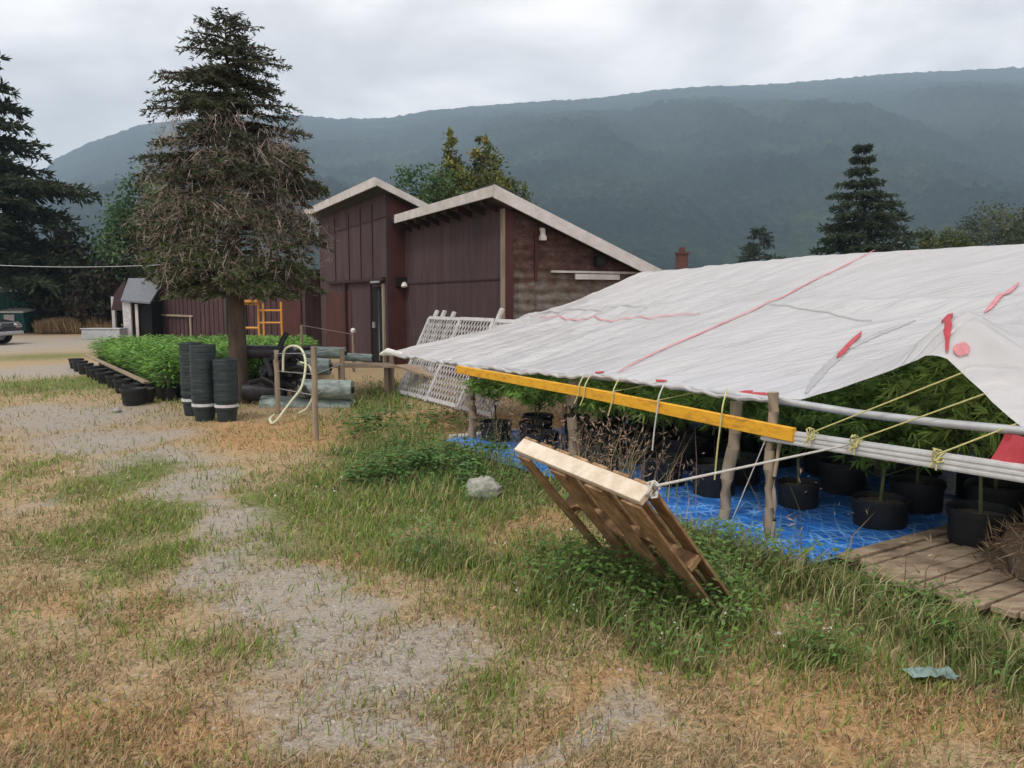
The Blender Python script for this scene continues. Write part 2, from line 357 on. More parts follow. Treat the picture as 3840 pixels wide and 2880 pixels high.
tree = (vn(XX, YY, 11, 6) * .55 + vn(XX, YY, 6, 8) * .45) ** 1.5 * 22 * np.clip(TT * 6, .2, 1) * (1 - .6 * np.clip(TT, 0, 1) ** 2)
ZZ = np.maximum(Zr, 0)[:, None] * g + gul * np.clip(Zr / 400, 0, 1)[:, None] + tree - 6
ZZ = np.where(Zr[:, None] < 12, np.minimum(ZZ, -2), ZZ)
idx = np.arange(ns * len(ts)).reshape(ns, len(ts))
quads = np.stack([idx[:-1, :-1], idx[1:, :-1], idx[1:, 1:], idx[:-1, 1:]], -1).reshape(-1, 4)
def mtmat():
    m = bpy.data.materials.new('forest_slope'); nt = nodes(m); L = nt.links
    out = nd(nt, 'ShaderNodeOutputMaterial'); b = nd(nt, 'ShaderNodeBsdfPrincipled', i_Roughness=1.0); b.inputs['Specular IOR Level'].default_value = 0
    tc = nd(nt, 'ShaderNodeTexCoord')
    a = nd(nt, 'ShaderNodeTexNoise', i_Scale=.006, i_Detail=5); L.new(tc.outputs['Object'], a.inputs[0])
    v = nd(nt, 'ShaderNodeTexNoise', i_Scale=.12, i_Detail=5, i_Roughness=.85); L.new(tc.outputs['Object'], v.inputs[0])
    m1 = nd(nt, 'ShaderNodeMath', operation='MULTIPLY_ADD', i_1=.45); L.new(a.outputs[0], m1.inputs[0])
    m2 = nd(nt, 'ShaderNodeMath', operation='MULTIPLY', i_1=.6); L.new(v.outputs[0], m2.inputs[0]); L.new(m2.outputs[0], m1.inputs[2])
    L.new(ramp(nt, m1.outputs[0], [(.36, (.006, .013, .014)), (.5, (.012, .026, .024)), (.6, (.035, .06, .04)), (.7, (.09, .12, .07))]), b.inputs[0])
    bp = nd(nt, 'ShaderNodeBump', i_Strength=1, i_Distance=6.0); L.new(v.outputs[0], bp.inputs['Height']); L.new(bp.outputs[0], b.inputs['Normal'])
    L.new(b.outputs[0], out.inputs[0]); return m
mt = mesh_np('mountain', np.stack([XX.ravel(), YY.ravel(), ZZ.ravel()], 1), quads, mtmat(), smooth=True)
meta(mt, 'forested mountain ridge behind the farm', kind='structure')
# ------------------------------------------------------------------ haze
hb = MB(); zt = float(ZZ.max()) + 20
hb.box((0, 1650, (zt - 8) / 2), (6900, 4000, zt + 8))
hm = bpy.data.materials.new('haze'); nt = nodes(hm)
ho = nd(nt, 'ShaderNodeOutputMaterial'); hv = nd(nt, 'ShaderNodeVolumePrincipled'); nt.links.new(hv.outputs[0], ho.inputs['Volume'])
hv.inputs['Density'].default_value = HAZE = .0004; hv.inputs['Color'].default_value = (.6, .79, .98, 1); hv.inputs['Anisotropy'].default_value = 0
haze = hb.build('haze', hm); meta(haze, 'blue grey air in front of the mountain', kind='stuff')
# ------------------------------------------------------------------ foliage tools
class Leaves:
    """small pointed leaf faces: rhombus with a tip; n of them, each with its own direction, size and colour"""
    def __init__(s): s.P = []; s.Dv = []; s.N = []; s.Ln = []; s.W = []; s.C = []
    def add(s, P, Dv, N, Ln, W, C):
        n = len(P); s.P.append(np.asarray(P, float)); s.Dv.append(np.broadcast_to(Dv, (n, 3))); s.N.append(np.broadcast_to(N, (n, 3)))
        s.Ln.append(np.broadcast_to(Ln, (n,))); s.W.append(np.broadcast_to(W, (n,))); s.C.append(np.broadcast_to(C, (n, 3)))
    def arrays(s, bend=.0):
        P = np.concatenate(s.P); Dv = np.concatenate(s.Dv); N = np.concatenate(s.N); Ln = np.concatenate(s.Ln)[:, None]; W = np.concatenate(s.W)[:, None]; C = np.concatenate(s.C)
        Dv = Dv / (np.linalg.norm(Dv, axis=1, keepdims=True) + 1e-9)
        S = np.cross(Dv, N); S /= (np.linalg.norm(S, axis=1, keepdims=True) + 1e-9)
        a = P; b = P + Dv * Ln * .45 + S * W * .5; c = P + Dv * Ln; c[:, 2] -= (bend * Ln[:, 0]); d = P + Dv * Ln * .45 - S * W * .5
        V = np.stack([a, b, c, d], 1).reshape(-1, 3); Fc = np.arange(len(V)).reshape(-1, 4)
        return V, Fc, np.repeat(C, 4, axis=0)
    def build(s, name, mat, parent=None, bend=0., local=False):
        V, Fc, C = s.arrays(bend); return mesh_np(name, V, Fc, mat, parent, C, local=local)
def rnd(n): v = rng.normal(size=(n, 3)); return v / np.linalg.norm(v, axis=1, keepdims=True)
def cvar(base, n, amt=.3, hue=.12):
    k = (1 + (rng.random((n, 1)) - .5) * 2 * amt) * (1 + (rng.random((n, 3)) - .5) * 2 * hue)
    return np.clip(np.array(base) * k, 0.003, .9)

def conifer(root, base, prof, zb, zt, nb=170, spacing=.09, needle=(.1, .03), col=(.02, .035, .018), tips=(.045, .07, .03), droop=.25, lay=0, per=3, extra=None, trunk_r=.14, names=('trunk', 'crown'), lift=.15):
    """trunk with drooping whorled boughs, each bough with side twigs thick with needles. prof(z)->radius"""
    bx, by, bz = base; L_ = Leaves(); tm = MB(); bm_ = MB()
    pts = [(bx + U(-.02, .02) * trunk_r * 5 * (i > 0), by, bz + (zt - bz) * t) for i, t in enumerate((0, .1, .25, .45, .7, .9, .99))]
    tm.tube(pts, [trunk_r * k for k in (1.25, 1.0, .86, .66, .36, .13, .03)], 10)
    ends = []
    for i in range(nb):
        f = (i + U(0, .8)) / nb; z = zb + (zt - zb) * f ** 1.05
        if lay: z = zb + round((z - zb) / lay) * lay + U(-.12, .12) * lay
        z = min(z, zt - .02)
        Lb = prof(z) * U(.62, 1.12); a = U(0, 2 * math.pi); ca, sa = math.cos(a), math.sin(a)
        up = lift + .75 * max(0, f - .8) / .2
        n = max(4, int(Lb / spacing)); q = []
        for k in range(n + 1):
            t = k / n; q.append((bx + ca * Lb * t, by + sa * Lb * t, bz * 0 + z + Lb * (up * t - droop * t * t * 1.3 + droop * .35 * t ** 4)))
        if trunk_r > .05: bm_.tube(q[::max(1, n // 4)] + [q[-1]], [trunk_r * .22 * (1 - .75 * j / (len(q[::max(1, n // 4)]))) * min(1, Lb) for j in range(len(q[::max(1, n // 4)]) + 1)], 4, caps=False)
        ends.append((q, a, Lb))
        q = np.array(q)
        for k in range(1, n + 1):
            t = k / n
            if t < .12: continue
            tl = Lb * .34 * (1.12 - t) ** .7 * U(.7, 1.25) + needle[0] * .6
            for s_ in (-1, 1):
                ang = a + s_ * R(U(38, 72)); d = np.array([math.cos(ang), math.sin(ang), U(-.4, .12)])
                m = max(2, int(tl / (needle[0] * .42)))
                tt = (np.arange(m) + rng.random(m) * .7) / m
                Pp = q[k] + d * (tl * tt)[:, None]; Pp[:, 2] -= tl * tt ** 2 * .25
                for _ in range(per):
                    dd = d + rnd(m) * .75
                    cc = cvar(col, m, .35, .1) * (1 - t) + cvar(tips, m, .35, .1) * t if tips else cvar(col, m)
                    L_.add(Pp, dd, rnd(m), needle[0] * (0.7 + rng.random(m) * .6), needle[1], cc)
    tr = tm.build(names[0], M['bark'], root, smooth=True)
    if bm_.v: bm_.build('limbs', M['bark'], root, smooth=True)
    cr = L_.build(names[1], M['needle'], root)
    return ends
def broadleaf(root, base, blobs, n, size, cols, trunk_r=.12, ttop=None, name='crown', shell=.55, mat='leaf', wr=.6):
    """leaf clumps spread in several uneven lobes. blobs: (dx,dy,z,rx,rz)"""
    bx, by, bz = base; L_ = Leaves(); tm = MB()
    ttop = ttop or max(b[2] for b in blobs)
    tm.tube([(bx, by, bz), (bx + .1, by, bz + ttop * .4), (bx - .05, by, ttop * .85)], [trunk_r, trunk_r * .7, trunk_r * .2], 8)
    for dx, dy, z, rx, rz in blobs:
        tm.tube([(bx, by, bz + (z - bz) * .35), (bx + dx * .6, by + dy * .6, z - rz * .3), (bx + dx, by + dy, z)], [trunk_r * .5, trunk_r * .3, trunk_r * .08], 6)
    vol = sum(b[3] ** 2 * b[4] for b in blobs) ; 
    for dx, dy, z, rx, rz in blobs:
        m = int(n * rx * rx * rz / vol); nc = max(6, m // 45)
        cd = rnd(nc); rad = shell + (1 - shell) * rng.random(nc) ** .6; rad *= 1 + (rng.random(nc) - .5) * .28
        C = np.stack([bx + dx + cd[:, 0] * rx * rad, by + dy + cd[:, 1] * rx * rad, z + cd[:, 2] * rz * rad], 1)
        cl = np.array([cols[k] for k in rng.integers(0, len(cols), nc)]) * (0.75 + .5 * rng.random((nc, 1)))
        pick = rng.integers(0, nc, m); cs = min(rx, rz) * .3
        P = C[pick] + rng.normal(size=(m, 3)) * cs * .62
        L_.add(P, rnd(m) + np.array([0, 0, -.2]), rnd(m), size * (0.7 + .6 * rng.random(m)), size * wr, np.clip(cl[pick] * (0.75 + .5 * rng.random((m, 1))), .004, .9))
    tm.build('trunk', M['bark'], root, smooth=True); return L_.build(name, M[mat], root)
# ------------------------------------------------------------------ the half dead spruce in the yard
SPB = G(240, 403); SY = SPB.y
def pxz(v, Y): return EYE + (300 - v) / F * Y
sp_t = thing('spruce_tree', 'tall spruce in the yard, dark green top and grey brown dead lower boughs', 'tree', (SPB.x, SPB.y, 0))
def sprof(z): return float(np.interp(z, [1.5, 1.9, 2.3, 3.2, 4.0, 4.5, 4.95, 5.3, 5.65, 6.0], [.8, 1.12, 1.42, 1.42, 1.2, 1.08, .95, .8, .52, .12]))
gr_ends = conifer(sp_t, (SPB.x, SPB.y, 0), sprof, 3.35, 5.95, nb=135, spacing=.1, needle=(.085, .021), col=(.034, .038, .022), tips=(.05, .058, .032), droop=.26, per=3, trunk_r=.15, lift=.2)
# lower boughs: thin green fringe plus a tangle of dead twigs
Lg = Leaves(); Ld = Leaves(); bm_ = MB()
for i in range(125):
    z = U(2.2, 4.2); a = U(0, 2 * math.pi); Lb = sprof(z) * U(.75, 1.08); ca, sa = math.cos(a), math.sin(a); n = 12
    q = np.array([(SPB.x + ca * Lb * k / n, SPB.y + sa * Lb * k / n, z + .12 * Lb * k / n - .30 * Lb * (k / n) ** 2) for k in range(n + 1)])
    bm_.tube([tuple(x) for x in q[::3]], [.022, .017, .012, .008, .004], 4, caps=False)
    dead = .85 if z > 3.0 else (.6 if z > 2.6 else .2)
    for k in range(3, n + 1):
        t = k / n
        for s_ in (-1, 1):
            ang = a + s_ * R(U(25, 75)); tl = .45 * (1.1 - t) + .12; d = np.array([math.cos(ang), math.sin(ang), U(-.9, .1)])
            m = 7; tt = (np.arange(m) + rng.random(m)) / m; Pp = q[k] + d * (tl * tt)[:, None]
            if U(0, 1) < dead:
                Ld.add(q[k:k + 1], d[None], rnd(1), tl * U(.7, 1.1), .008, cvar((.31, .255, .215), 1, .3, .05))
                dd = d * .5 + rnd(m) + np.array([0, 0, -.3])
                Ld.add(Pp + rng.normal(size=(m, 3)) * .05, rnd(m) + np.array([0, 0, -.4]), rnd(m), .05 + .07 * rng.random(m), .006, cvar((.25, .2, .16), m, .4, .06))
                Ld.add(Pp, dd, rnd(m), .06 + .1 * rng.random(m), .007, cvar((.31, .255, .215), m, .4, .06))
                if U(0, 1) < .3: Lg.add(Pp[-3:], d + rnd(3) * .6, rnd(3), .09, .03, cvar((.045, .055, .022), 3))
            if U(0, 1) > dead or t > .8:
                for _ in range(2): Lg.add(Pp, d + rnd(m) * .7, rnd(m), .075, .026, cvar((.06, .078, .028) if z < 2.7 else (.045, .058, .026), m, .4, .12))
# long dead streamers hanging on the weather side
for i in range(600):
    z = U(2.1, 4.5); a = U(math.pi * .95, math.pi * 2.05); rr = sprof(z) * U(.55, 1.0)
    p = np.array([[SPB.x + math.cos(a) * rr, SPB.y + math.sin(a) * rr, z]])
    d = np.array([[math.cos(a) * .25 + U(-.5, .5), math.sin(a) * .2, -1 + U(-.1, .7)]])
    Ld.add(p, d, rnd(1), U(.15, .4), .009, cvar((.36, .3, .255), 1, .25, .05))
    m = 6; tt = rng.random(m)[:, None]; Ld.add(p + d / np.linalg.norm(d) * tt * .45, d * .4 + rnd(m), rnd(m), .12, .007, cvar((.32, .265, .225), m, .3, .05))
for i in range(46):      # low green boughs, mostly to the right and towards the camera
    a = U(math.pi * .9, math.pi * 2.25); Lb = U(.8, 1.45) if a > 4.9 else U(.5, 1.1); z = U(1.8, 2.35); ca, sa = math.cos(a), math.sin(a); n = 11
    q = np.array([(SPB.x + ca * Lb * k / n, SPB.y + sa * Lb * k / n, z + .1 * Lb * k / n - .22 * Lb * (k / n) ** 2) for k in range(n + 1)])
    bm_.tube([tuple(x) for x in q[::3]] + [tuple(q[-1])], [.018, .014, .01, .007, .004], 4, caps=False)
    for k in range(3, n + 1):
        for s_ in (-1, 1):
            ang = a + s_ * R(U(30, 70)); tl = .34 * (1.15 - k / n) + .1; d = np.array([math.cos(ang), math.sin(ang), U(-.5, .1)]); m = 7
            Pp = q[k] + d * (tl * (np.arange(m) + rng.random(m)) / m)[:, None]
            for _ in range(2): Lg.add(Pp, d + rnd(m) * .7, rnd(m), .075, .024, cvar((.06, .082, .028), m, .4, .12))
            Ld.add(Pp, d + rnd(m), rnd(m), .1, .006, cvar((.3, .24, .2), m, .4, .06))
bm_.build('limbs', M['bark'], sp_t, smooth=True)
Lg.build('lower_foliage', M['needle'], sp_t); o = Ld.build('dead_twigs', M['needle'], sp_t); o['label'] = 'dead grey brown twigs hanging in the lower half'
# fallen bark coloured root flare is part of trunk; trees around
def T(name, label, u, v_top, Y, group=None):
    p = D(u, 300, Y); t = thing(name, label, 'tree', (p.x, Y, 0), group=group); return t, (p.x, Y, 0), pxz(v_top, Y)
# big conifer at the left edge
t, b, zt = T('conifer_tree', 'huge dark conifer at the left edge with long layered boughs', -22, 28, 40)
conifer(t, b, lambda z: float(np.interp(z, [2, 4, 6.5, 8, 10.5, 13, 15.6], [6.4, 6.3, 5.3, 5.0, 2.9, 2.0, .2])), 3.0, zt, nb=150, spacing=.34, needle=(.42, .12), col=(.02, .028, .018), tips=(.03, .045, .022), droop=.14, lay=.95, per=3, trunk_r=.42, lift=.05)
# undergrowth conifers and shrubs behind the yard, left
for u, vt, Y, rb, nm, lb, c, tp in ((66, 232, 49, 3.0, 'conifer_tree', 'wide dark conifer just right of the huge one on the left', (.02, .03, .014), (.04, .055, .02)),
                                    (28, 250, 48, 3.2, 'conifer_tree', 'low dark conifer under the boughs above the teal shed', (.02, .03, .014), (.04, .055, .02))):
    t, b, zt = T(nm, lb, u, vt, Y)
    conifer(t, b, lambda z, zt=zt, rb=rb: rb * max(.05, 1 - (z / zt) ** 1.6), 2.6, zt, nb=90, spacing=.3, needle=(.36, .12), col=c, tips=tp, droop=.2, per=2, trunk_r=.2)
DK = [(.016, .021, .014), (.03, .035, .02), (.05, .055, .025), (.024, .024, .02)]
for u, vt, Y, rw, lb in ((92, 240, 42, 2.6, 'dark leafy shrub tree behind the dry grass, right of the wide conifer'), (108, 262, 39, 1.2, 'dark purple leaved shrub beside the small shed'), (72, 283, 41, 1.5, 'low grey green shrub above the dry grass')):
    t, b, zt = T('shrub_tree', lb, u, vt, Y)
    cols = [(.03, .02, .018), (.045, .03, .022), (.03, .035, .02)] if 'purple' in lb else DK
    broadleaf(t, b, [(0, 0, zt * .55, rw, zt * .45), (rw * .6, .3, zt * .4, rw * .7, zt * .34), (-rw * .6, -.2, zt * .42, rw * .75, zt * .36)], 5200, .3, cols)
t, b, zt = T('leafy_tree', 'light green leafy tree partly hidden behind the spruce', 152, 166, 38.5)
broadleaf(t, b, [(0, 0, 6.1, 1.5, 1.5), (-.7, 0, 4.5, 1.6, 1.6), (1.2, .2, 4.9, 1.7, 1.7), (1.2, 0, 4.1, 1.2, .9), (-.5, 0, 5.1, 1.6, 1.2)], 12000, .2, [(.04, .08, .03), (.07, .125, .045), (.1, .16, .07), (.03, .06, .03)])
# behind the barn: pair of yellow green cypresses and a soft green tree
for u, vt, Y, hw, lb in ((455, 146, 27, 24, 'narrow yellow green cypress behind the barn, left of the pair'), (484, 144, 27.4, 32, 'broader yellow green cypress behind the barn, right of the pair')):
    t, b, zt = T('cypress_tree', lb, u, vt, Y); rr = hw / F * Y
    bl = [(U(-.15, .15), U(-.2, .2), z_, rr * k, .75) for z_, k in ((zt - .45, .28), (zt - 1.1, .6), (zt - 1.9, .9), (zt - 2.8, 1.05), (zt - 3.8, 1.15), (zt - 4.8, 1.2))]
    bl += [(rr * .6, 0, zt - 1.7, rr * .35, .6), (-rr * .6, 0, zt - 2.1, rr * .4, .7)]
    broadleaf(t, b, bl, 20000, .17, [(.08, .1, .025), (.14, .15, .04), (.2, .195, .055), (.05, .07, .025)], wr=.4, shell=.35)
t, b, zt = T('leafy_tree', 'soft green leafy tree behind the barn roof, left of the cypresses', 420, 166, 26)
broadleaf(t, b, [(0, 0, zt - 1, 1.0, .8), (-.7, 0, zt - 1.7, .7, .7), (.8, 0, zt - 1.3, .8, .8), (0, 0, zt - 2.6, 1.5, 1)], 6500, .14, [(.06, .11, .04), (.09, .15, .06), (.045, .08, .035)])
t, b, zt = T('leafy_tree', 'olive green bush showing right of the cypresses over the roof', 513, 182, 27)
broadleaf(t, b, [(0, 0, zt - .7, .6, .6), (-.3, 0, zt - 1.4, .8, .8)], 2500, .14, [(.06, .08, .03), (.09, .11, .04)])
# right side
t, b, zt = T('spruce_tree', 'dark pointed spruce standing above the right part of the tarpaulin', 856, 150, 42)
conifer(t, b, lambda z: float(np.interp(z, [1, 4, 5.5, 6.6, 7.6, 8.6, 9.8], [2.6, 2.4, 1.85, 1.85, 1.15, .6, .15])), 1.2, zt, nb=230, spacing=.24, needle=(.26, .075), col=(.018, .03, .018), tips=(.035, .055, .03), droop=.12, lay=.55, per=3, trunk_r=.2, lift=.06)
t, b, zt = T('spruce_tree', 'dark round shouldered spruce just right of the pointed one', 893, 214, 44)
conifer(t, b, lambda z: float(np.interp(z, [1, 4, 5.5, 6.5], [2.0, 1.7, 1.0, .2])), 1.2, zt, nb=70, spacing=.26, needle=(.28, .09), col=(.018, .03, .018), tips=(.03, .045, .025), droop=.2, per=2, trunk_r=.16)
t, b, zt = T('spruce_tree', 'small dark spruce above the tarpaulin ridge, left of the pointed one', 758, 230, 62)
conifer(t, b, lambda z: float(np.interp(z, [1, 4, 6.0, 7.3], [2.4, 2.1, 1.1, .1])), 1.2, zt, nb=80, spacing=.3, needle=(.34, .11), col=(.02, .034, .024), tips=(.035, .055, .035), droop=.15, per=2, trunk_r=.16)
t, b, zt = T('leafy_tree', 'yellow green bush above the tarpaulin beside the spruces', 930, 232, 45)
broadleaf(t, b, [(0, 0, zt - .9, 1.6, .9), (1.3, 0, zt - 1.2, 1.2, .8), (-1.3, 0, zt - 1.3, 1.0, .8)], 3500, .2, [(.09, .11, .03), (.12, .14, .05), (.05, .07, .03)])
for u, vt, lb, s_ in ((985, 206, 'grey green willow at the right edge, nearer the spruces', 1.0), (1040, 200, 'grey green willow cut by the right edge of the photo', 1.1)):
    t, b, zt = T('willow_tree', lb, u, vt, 46)
    broadleaf(t, b, [(0, 0, zt - 1.3, 1.5 * s_, 1.2), (-1.1, 0, zt - 1.9, 1.2 * s_, 1.2), (1.2, 0, zt - 1.6, 1.3 * s_, 1.2), (0, 0, zt - 3, 2.4, 1.5)], 6500, .24, [(.06, .075, .04), (.1, .115, .06), (.035, .05, .03)], wr=.3)
# far wood along the foot of the mountain
Lw = Leaves()
NW = 1500
for i in range(NW):
    Yt = 230 + 300 * U(0, 1) ** 1.1; u = U(-120, 1150); X = (u - 512) / F * Yt; h = U(5, 11); wd = h * U(.16, .3)
    if Yt < 150 and 100 < u < 660: h *= .7
    m = 42; tt = rng.random(m) ** .8; a = rng.random(m) * 6.28; con = U(0, 1) < .55
    rr = wd * ((1 - tt) if con else np.sqrt(np.clip(1 - (tt * 1.1 - .45) ** 2 * 2.6, 0.05, 1))) * (.5 + .6 * rng.random(m))
    P = np.stack([X + np.cos(a) * rr, Yt + np.sin(a) * rr, h * tt], 1)
    c = random.choice([(.02, .035, .02), (.03, .045, .022), (.05, .065, .028), (.022, .034, .024)])
    Lw.add(P, np.stack([np.cos(a), np.sin(a), -.5 + 0 * a], 1) + rnd(m) * .4, rnd(m), wd * (.75 if con else .6), wd * .42, cvar(c, m, .3, .08))
o = Lw.build('far_wood', M['leaf']); meta(o, 'dark far wood along the foot of the mountain', 'wood', kind='stuff')
# ------------------------------------------------------------------ barn
BO = Vector((-.13, 14.3, 0)); BA = Vector((-.4536, .8912, 0)); BB = Vector((.8912, .4536, 0))
def W(p, q, z): return BO + BA * p + BB * q + Vector((0, 0, z))
barn = thing('barn', 'maroon barn with mono-pitch roofs, white fascia boards and a narrow door', 'barn', tuple(BO))
def slab(p0, p1, q0, q1, z0, z1, mb=None, z0b=None, z1b=None):
    """box in barn frame; z at q0 end and (optionally) at q1 end"""
    z0b = z0 if z0b is None else z0b; z1b = z1 if z1b is None else z1b
    mb = mb or MB()
    return mb.hexa([W(p0, q0, z0), W(p1, q0, z0), W(p1, q1, z0b), W(p0, q1, z0b), W(p0, q0, z1), W(p1, q0, z1), W(p1, q1, z1b), W(p0, q1, z1b)])
RZ = lambda q: 3.62 - .385 * (q + .35)         # top of the main roof
TZ = lambda q: 4.46 - .42 * (q + .82)          # top of the tower roof
slab(0, 5.43, 0, .1, 0, RZ(0) - .14).build('wall', M['paint_maroon'], barn)
o = slab(0, .1, .1, 3.45, 0, RZ(.1) - .16, z1b=RZ(3.45) - .16).build('side_wall', M['weathered'], barn); o['label'] = 'weathered side wall, bare grey boards low down'
slab(5.43, 12.2, -.47, -.37, 0, TZ(-.47) - .14).build('wall', M['paint_maroon'], barn)
slab(5.43, 5.53, -.37, 4.3, 0, TZ(-.37) - .16, z1b=TZ(4.3) - .16).build('side_wall', M['paint_redbrown'], barn)
slab(-.3, 5.5, -.33, 3.78, RZ(-.33) - .13, RZ(-.33), z0b=RZ(3.78) - .13, z1b=RZ(3.78)).build('roof', M['roofing'], barn)
slab(5.12, 12.5, -.80, 4.6, TZ(-.8) - .13, TZ(-.8), z0b=TZ(4.6) - .13, z1b=TZ(4.6)).build('roof', M['roofing'], barn)
slab(3.6, 5.1, 1.5, 1.9, 2.4, 4.30, z1b=4.2).build('roof', M['roofing'], barn)
# fascias
slab(-.33, 5.1, -.37, -.332, RZ(-.35) - .17, RZ(-.35) + .02).build('fascia', M['white_trim'], barn)
slab(-.34, -.302, -.37, 3.8, RZ(-.37) - .21, RZ(-.37) + .02, z0b=RZ(3.8) - .21, z1b=RZ(3.8) + .02).build('fascia', M['white_trim'], barn)
slab(5.08, 12.5, -.84, -.802, TZ(-.82) - .19, TZ(-.82) + .02).build('fascia', M['white_trim'], barn)
slab(5.08, 5.118, -.80, 2.2, TZ(-.8) - .15, TZ(-.8) + .02, z0b=TZ(2.2) - .15, z1b=TZ(2.2) + .02).build('fascia', M['white_trim'], barn)
# trims
slab(-.02, .12, -.03, -.002, 0, RZ(0) - .2).build('corner_board', M['old_wood'], barn)
slab(-.03, -.002, .0, .16, 0, RZ(0) - .25).build('corner_board', M['paint_redbrown'], barn)
slab(-.05, -.003, .26, .58, 0.3, 2.05).build('shutter', M['weathered'], barn)
slab(0.15, 5.42, -.014, -.001, 2.02, 2.05).build('joint_strip', M['trim_dark'], barn)
m = MB()
for z in (2.16,): slab(-.06, -.002, .95, 3.3, z, z + .04, m)
slab(-.1, -.061, 1.45, 2.45, 2.04, 2.14, m).build('batten', M['white_trim'], barn)
slab(-.04, -.002, .6, .66, 2.0, 2.9).build('batten', M['paint_redbrown'], barn)
# tower details (front plane q=-.47)
for p in (6.5, 7.55, 8.7, 10.2): slab(p, p + .045, -.492, -.471, 2.2, TZ(-.47) - .3).build('batten', M['trim_dark'], barn)
slab(5.44, 12.2, -.484, -.4712, 3.62, 3.645).build('joint_strip', M['trim_dark'], barn)
slab(5.5, 11, -.56, -.472, 2.12, 2.2).build('ledge', M['trim_dark'], barn)
slab(8.95, 9.1, -.56, -.472, 0, 2.118).build('drain_pipe', M['trim_dark'], barn)
slab(8.6, 11.5, -.486, -.4713, 0, 1.9).build('cladding', M['paint_redbrown'], barn)
d = slab(5.72, 6.62, -.46, -.474, .0, 1.98).build('door', M['dark_gap'], barn)
slab(6.64, 6.72, -.52, -.473, 0, 2.04).build('door_frame', M['trim_dark'], barn)
slab(5.58, 5.70, -.52, -.473, 0, 2.04).build('door_frame', M['old_wood'], barn)
slab(5.88, 5.98, -.53, -.478, .15, 1.9).build('door_bar', M['glass'], barn)
slab(6.4, 6.46, -.535, -.48, .95, 1.1).build('door_handle', M['galv'], barn)
slab(5.7, 6.3, -.62, -.561, 2.07, 2.115).build('door_light', M['galv'], barn)
# vent hood and flood lamps by the inner corner, lamp high on the side wall
slab(5.3, 5.429, .02, -.26, 1.98, 2.2).build('lamp_box', M['black'], barn)
lp = MB(); c = W(5.22, -.1, 1.98)
lp.lathe(c, [(.02, .1), (.05, .08), (.085, 0), (.06, -.03), (.0, -.03)], 12); lp.lathe(c + BB * .2 + Vector((0, 0, .03)), [(.02, .1), (.045, .08), (.075, 0), (.05, -.03), (.0, -.03)], 12)
lp.build('flood_lamp', M['cloth_white'], barn, smooth=True)
lp = MB(); c = W(-.12, .72, 2.8); lp.lathe(c, [(.03, .16), (.045, .14), (.05, .04), (.075, 0), (.07, -.06), (0, -.06)], 12); lp.box(c + BA * .06 + Vector((0, 0, .14)), (.06, .14, .05))
lp.build('wall_lamp', M['cloth_white'], barn, smooth=True)
lp = MB(); lp.lathe(W(-.05, 2.02, 2.28), [(0, .0), (.1, .0), (.13, .05), (.13, .17), (.08, .24), (0, .24)], 12); lp.build('vent_hood', M['black'], barn, smooth=True)
# rafters under the eaves
for k in range(10): slab(-.29 + k * .58, -.25 + k * .58, -.32, -.002, RZ(-.3) - .24, RZ(-.3) - .132, z0b=RZ(0) - .24, z1b=RZ(0) - .132).build('rafter', M['trim_dark'], barn)
# low wing running away to the left
wa = D(305, 300, 25.9); wb_ = D(154, 300, 35.5); wa.z = wb_.z = 0
wd = (wb_ - wa).normalized(); wn = Vector((wd.y, -wd.x, 0));
if wn.y > 0: wn = -wn
LWG = (wb_ - wa).length
def WW(s, q, z): return wa + wd * s + wn * q + Vector((0, 0, z))
def wslab(s0, s1, q0, q1, z0, z1, m=None):
    m = m or MB(); return m.hexa([WW(s0, q0, z0), WW(s1, q0, z0), WW(s1, q1, z0), WW(s0, q1, z0), WW(s0, q0, z1), WW(s1, q0, z1), WW(s1, q1, z1), WW(s0, q1, z1)])
wing = thing('farm_shed', 'long low maroon wing of battened boards behind the spruce and seedlings', 'shed', tuple(wa))
wslab(0, LWG, 0, -4, 0, 2.5).build('wall', M['paint_maroon'], wing)
wslab(-.2, LWG + .3, .35, -4.3, 2.5, 2.66).build('roof', M['roofing'], wing)
m = MB()
for k in range(31): wslab(.2 + k * .43, .27 + k * .43, .001, .028, 0, 2.45, m)
m.build('battens', M['paint_redbrown'], wing)
wslab(4.2, 5.9, .001, .04, 0, 2.05).build('doorway', M['dark_gap'], wing)
wslab(.2, 1.6, .03, .06, .0, 1.9).build('door', M['paint_redbrown'], wing)
m = MB(); wslab(9.0, 13.2, .05, .09, .95, 1.03, m); wslab(9.2, 9.3, .05, .1, .02, .95, m); wslab(12.9, 13, .05, .1, .02, .95, m); m.build('railing', M['old_wood'], wing)
# small grey roofed shed
a = D(118, 300, 34.5); shd = thing('small_shed', 'small shed with steep grey shingle roof and one white wall, left of the maroon wing', 'shed', (a.x, a.y, 0))
sx0 = D(116, 300, 34).x; sx1 = D(153, 300, 34).x; sy = 34.0; rt, eb = 2.62, 1.48
m = MB(); xr = sx0 + .1
m.hexa([(xr + .35, sy - .5, eb + .1), (sx1 + .1, sy - .5, eb), (sx1 + .1, sy + 1.1, rt - .06), (xr - .05, sy + 1.1, rt - .06), (xr + .35, sy - .5, eb + .17), (sx1 + .1, sy - .5, eb + .07), (sx1 + .1, sy + 1.1, rt), (xr - .05, sy + 1.1, rt)])
m.hexa([(xr - .05, sy + 1.12, rt - .06), (sx1 + .1, sy + 1.12, rt - .06), (sx1 + .1, sy + 2.7, eb), (xr + .35, sy + 2.7, eb), (xr - .05, sy + 1.12, rt), (sx1 + .1, sy + 1.12, rt), (sx1 + .1, sy + 2.7, eb + .07), (xr + .35, sy + 2.7, eb + .07)])
m.build('roof', M['grey_roof'], shd)
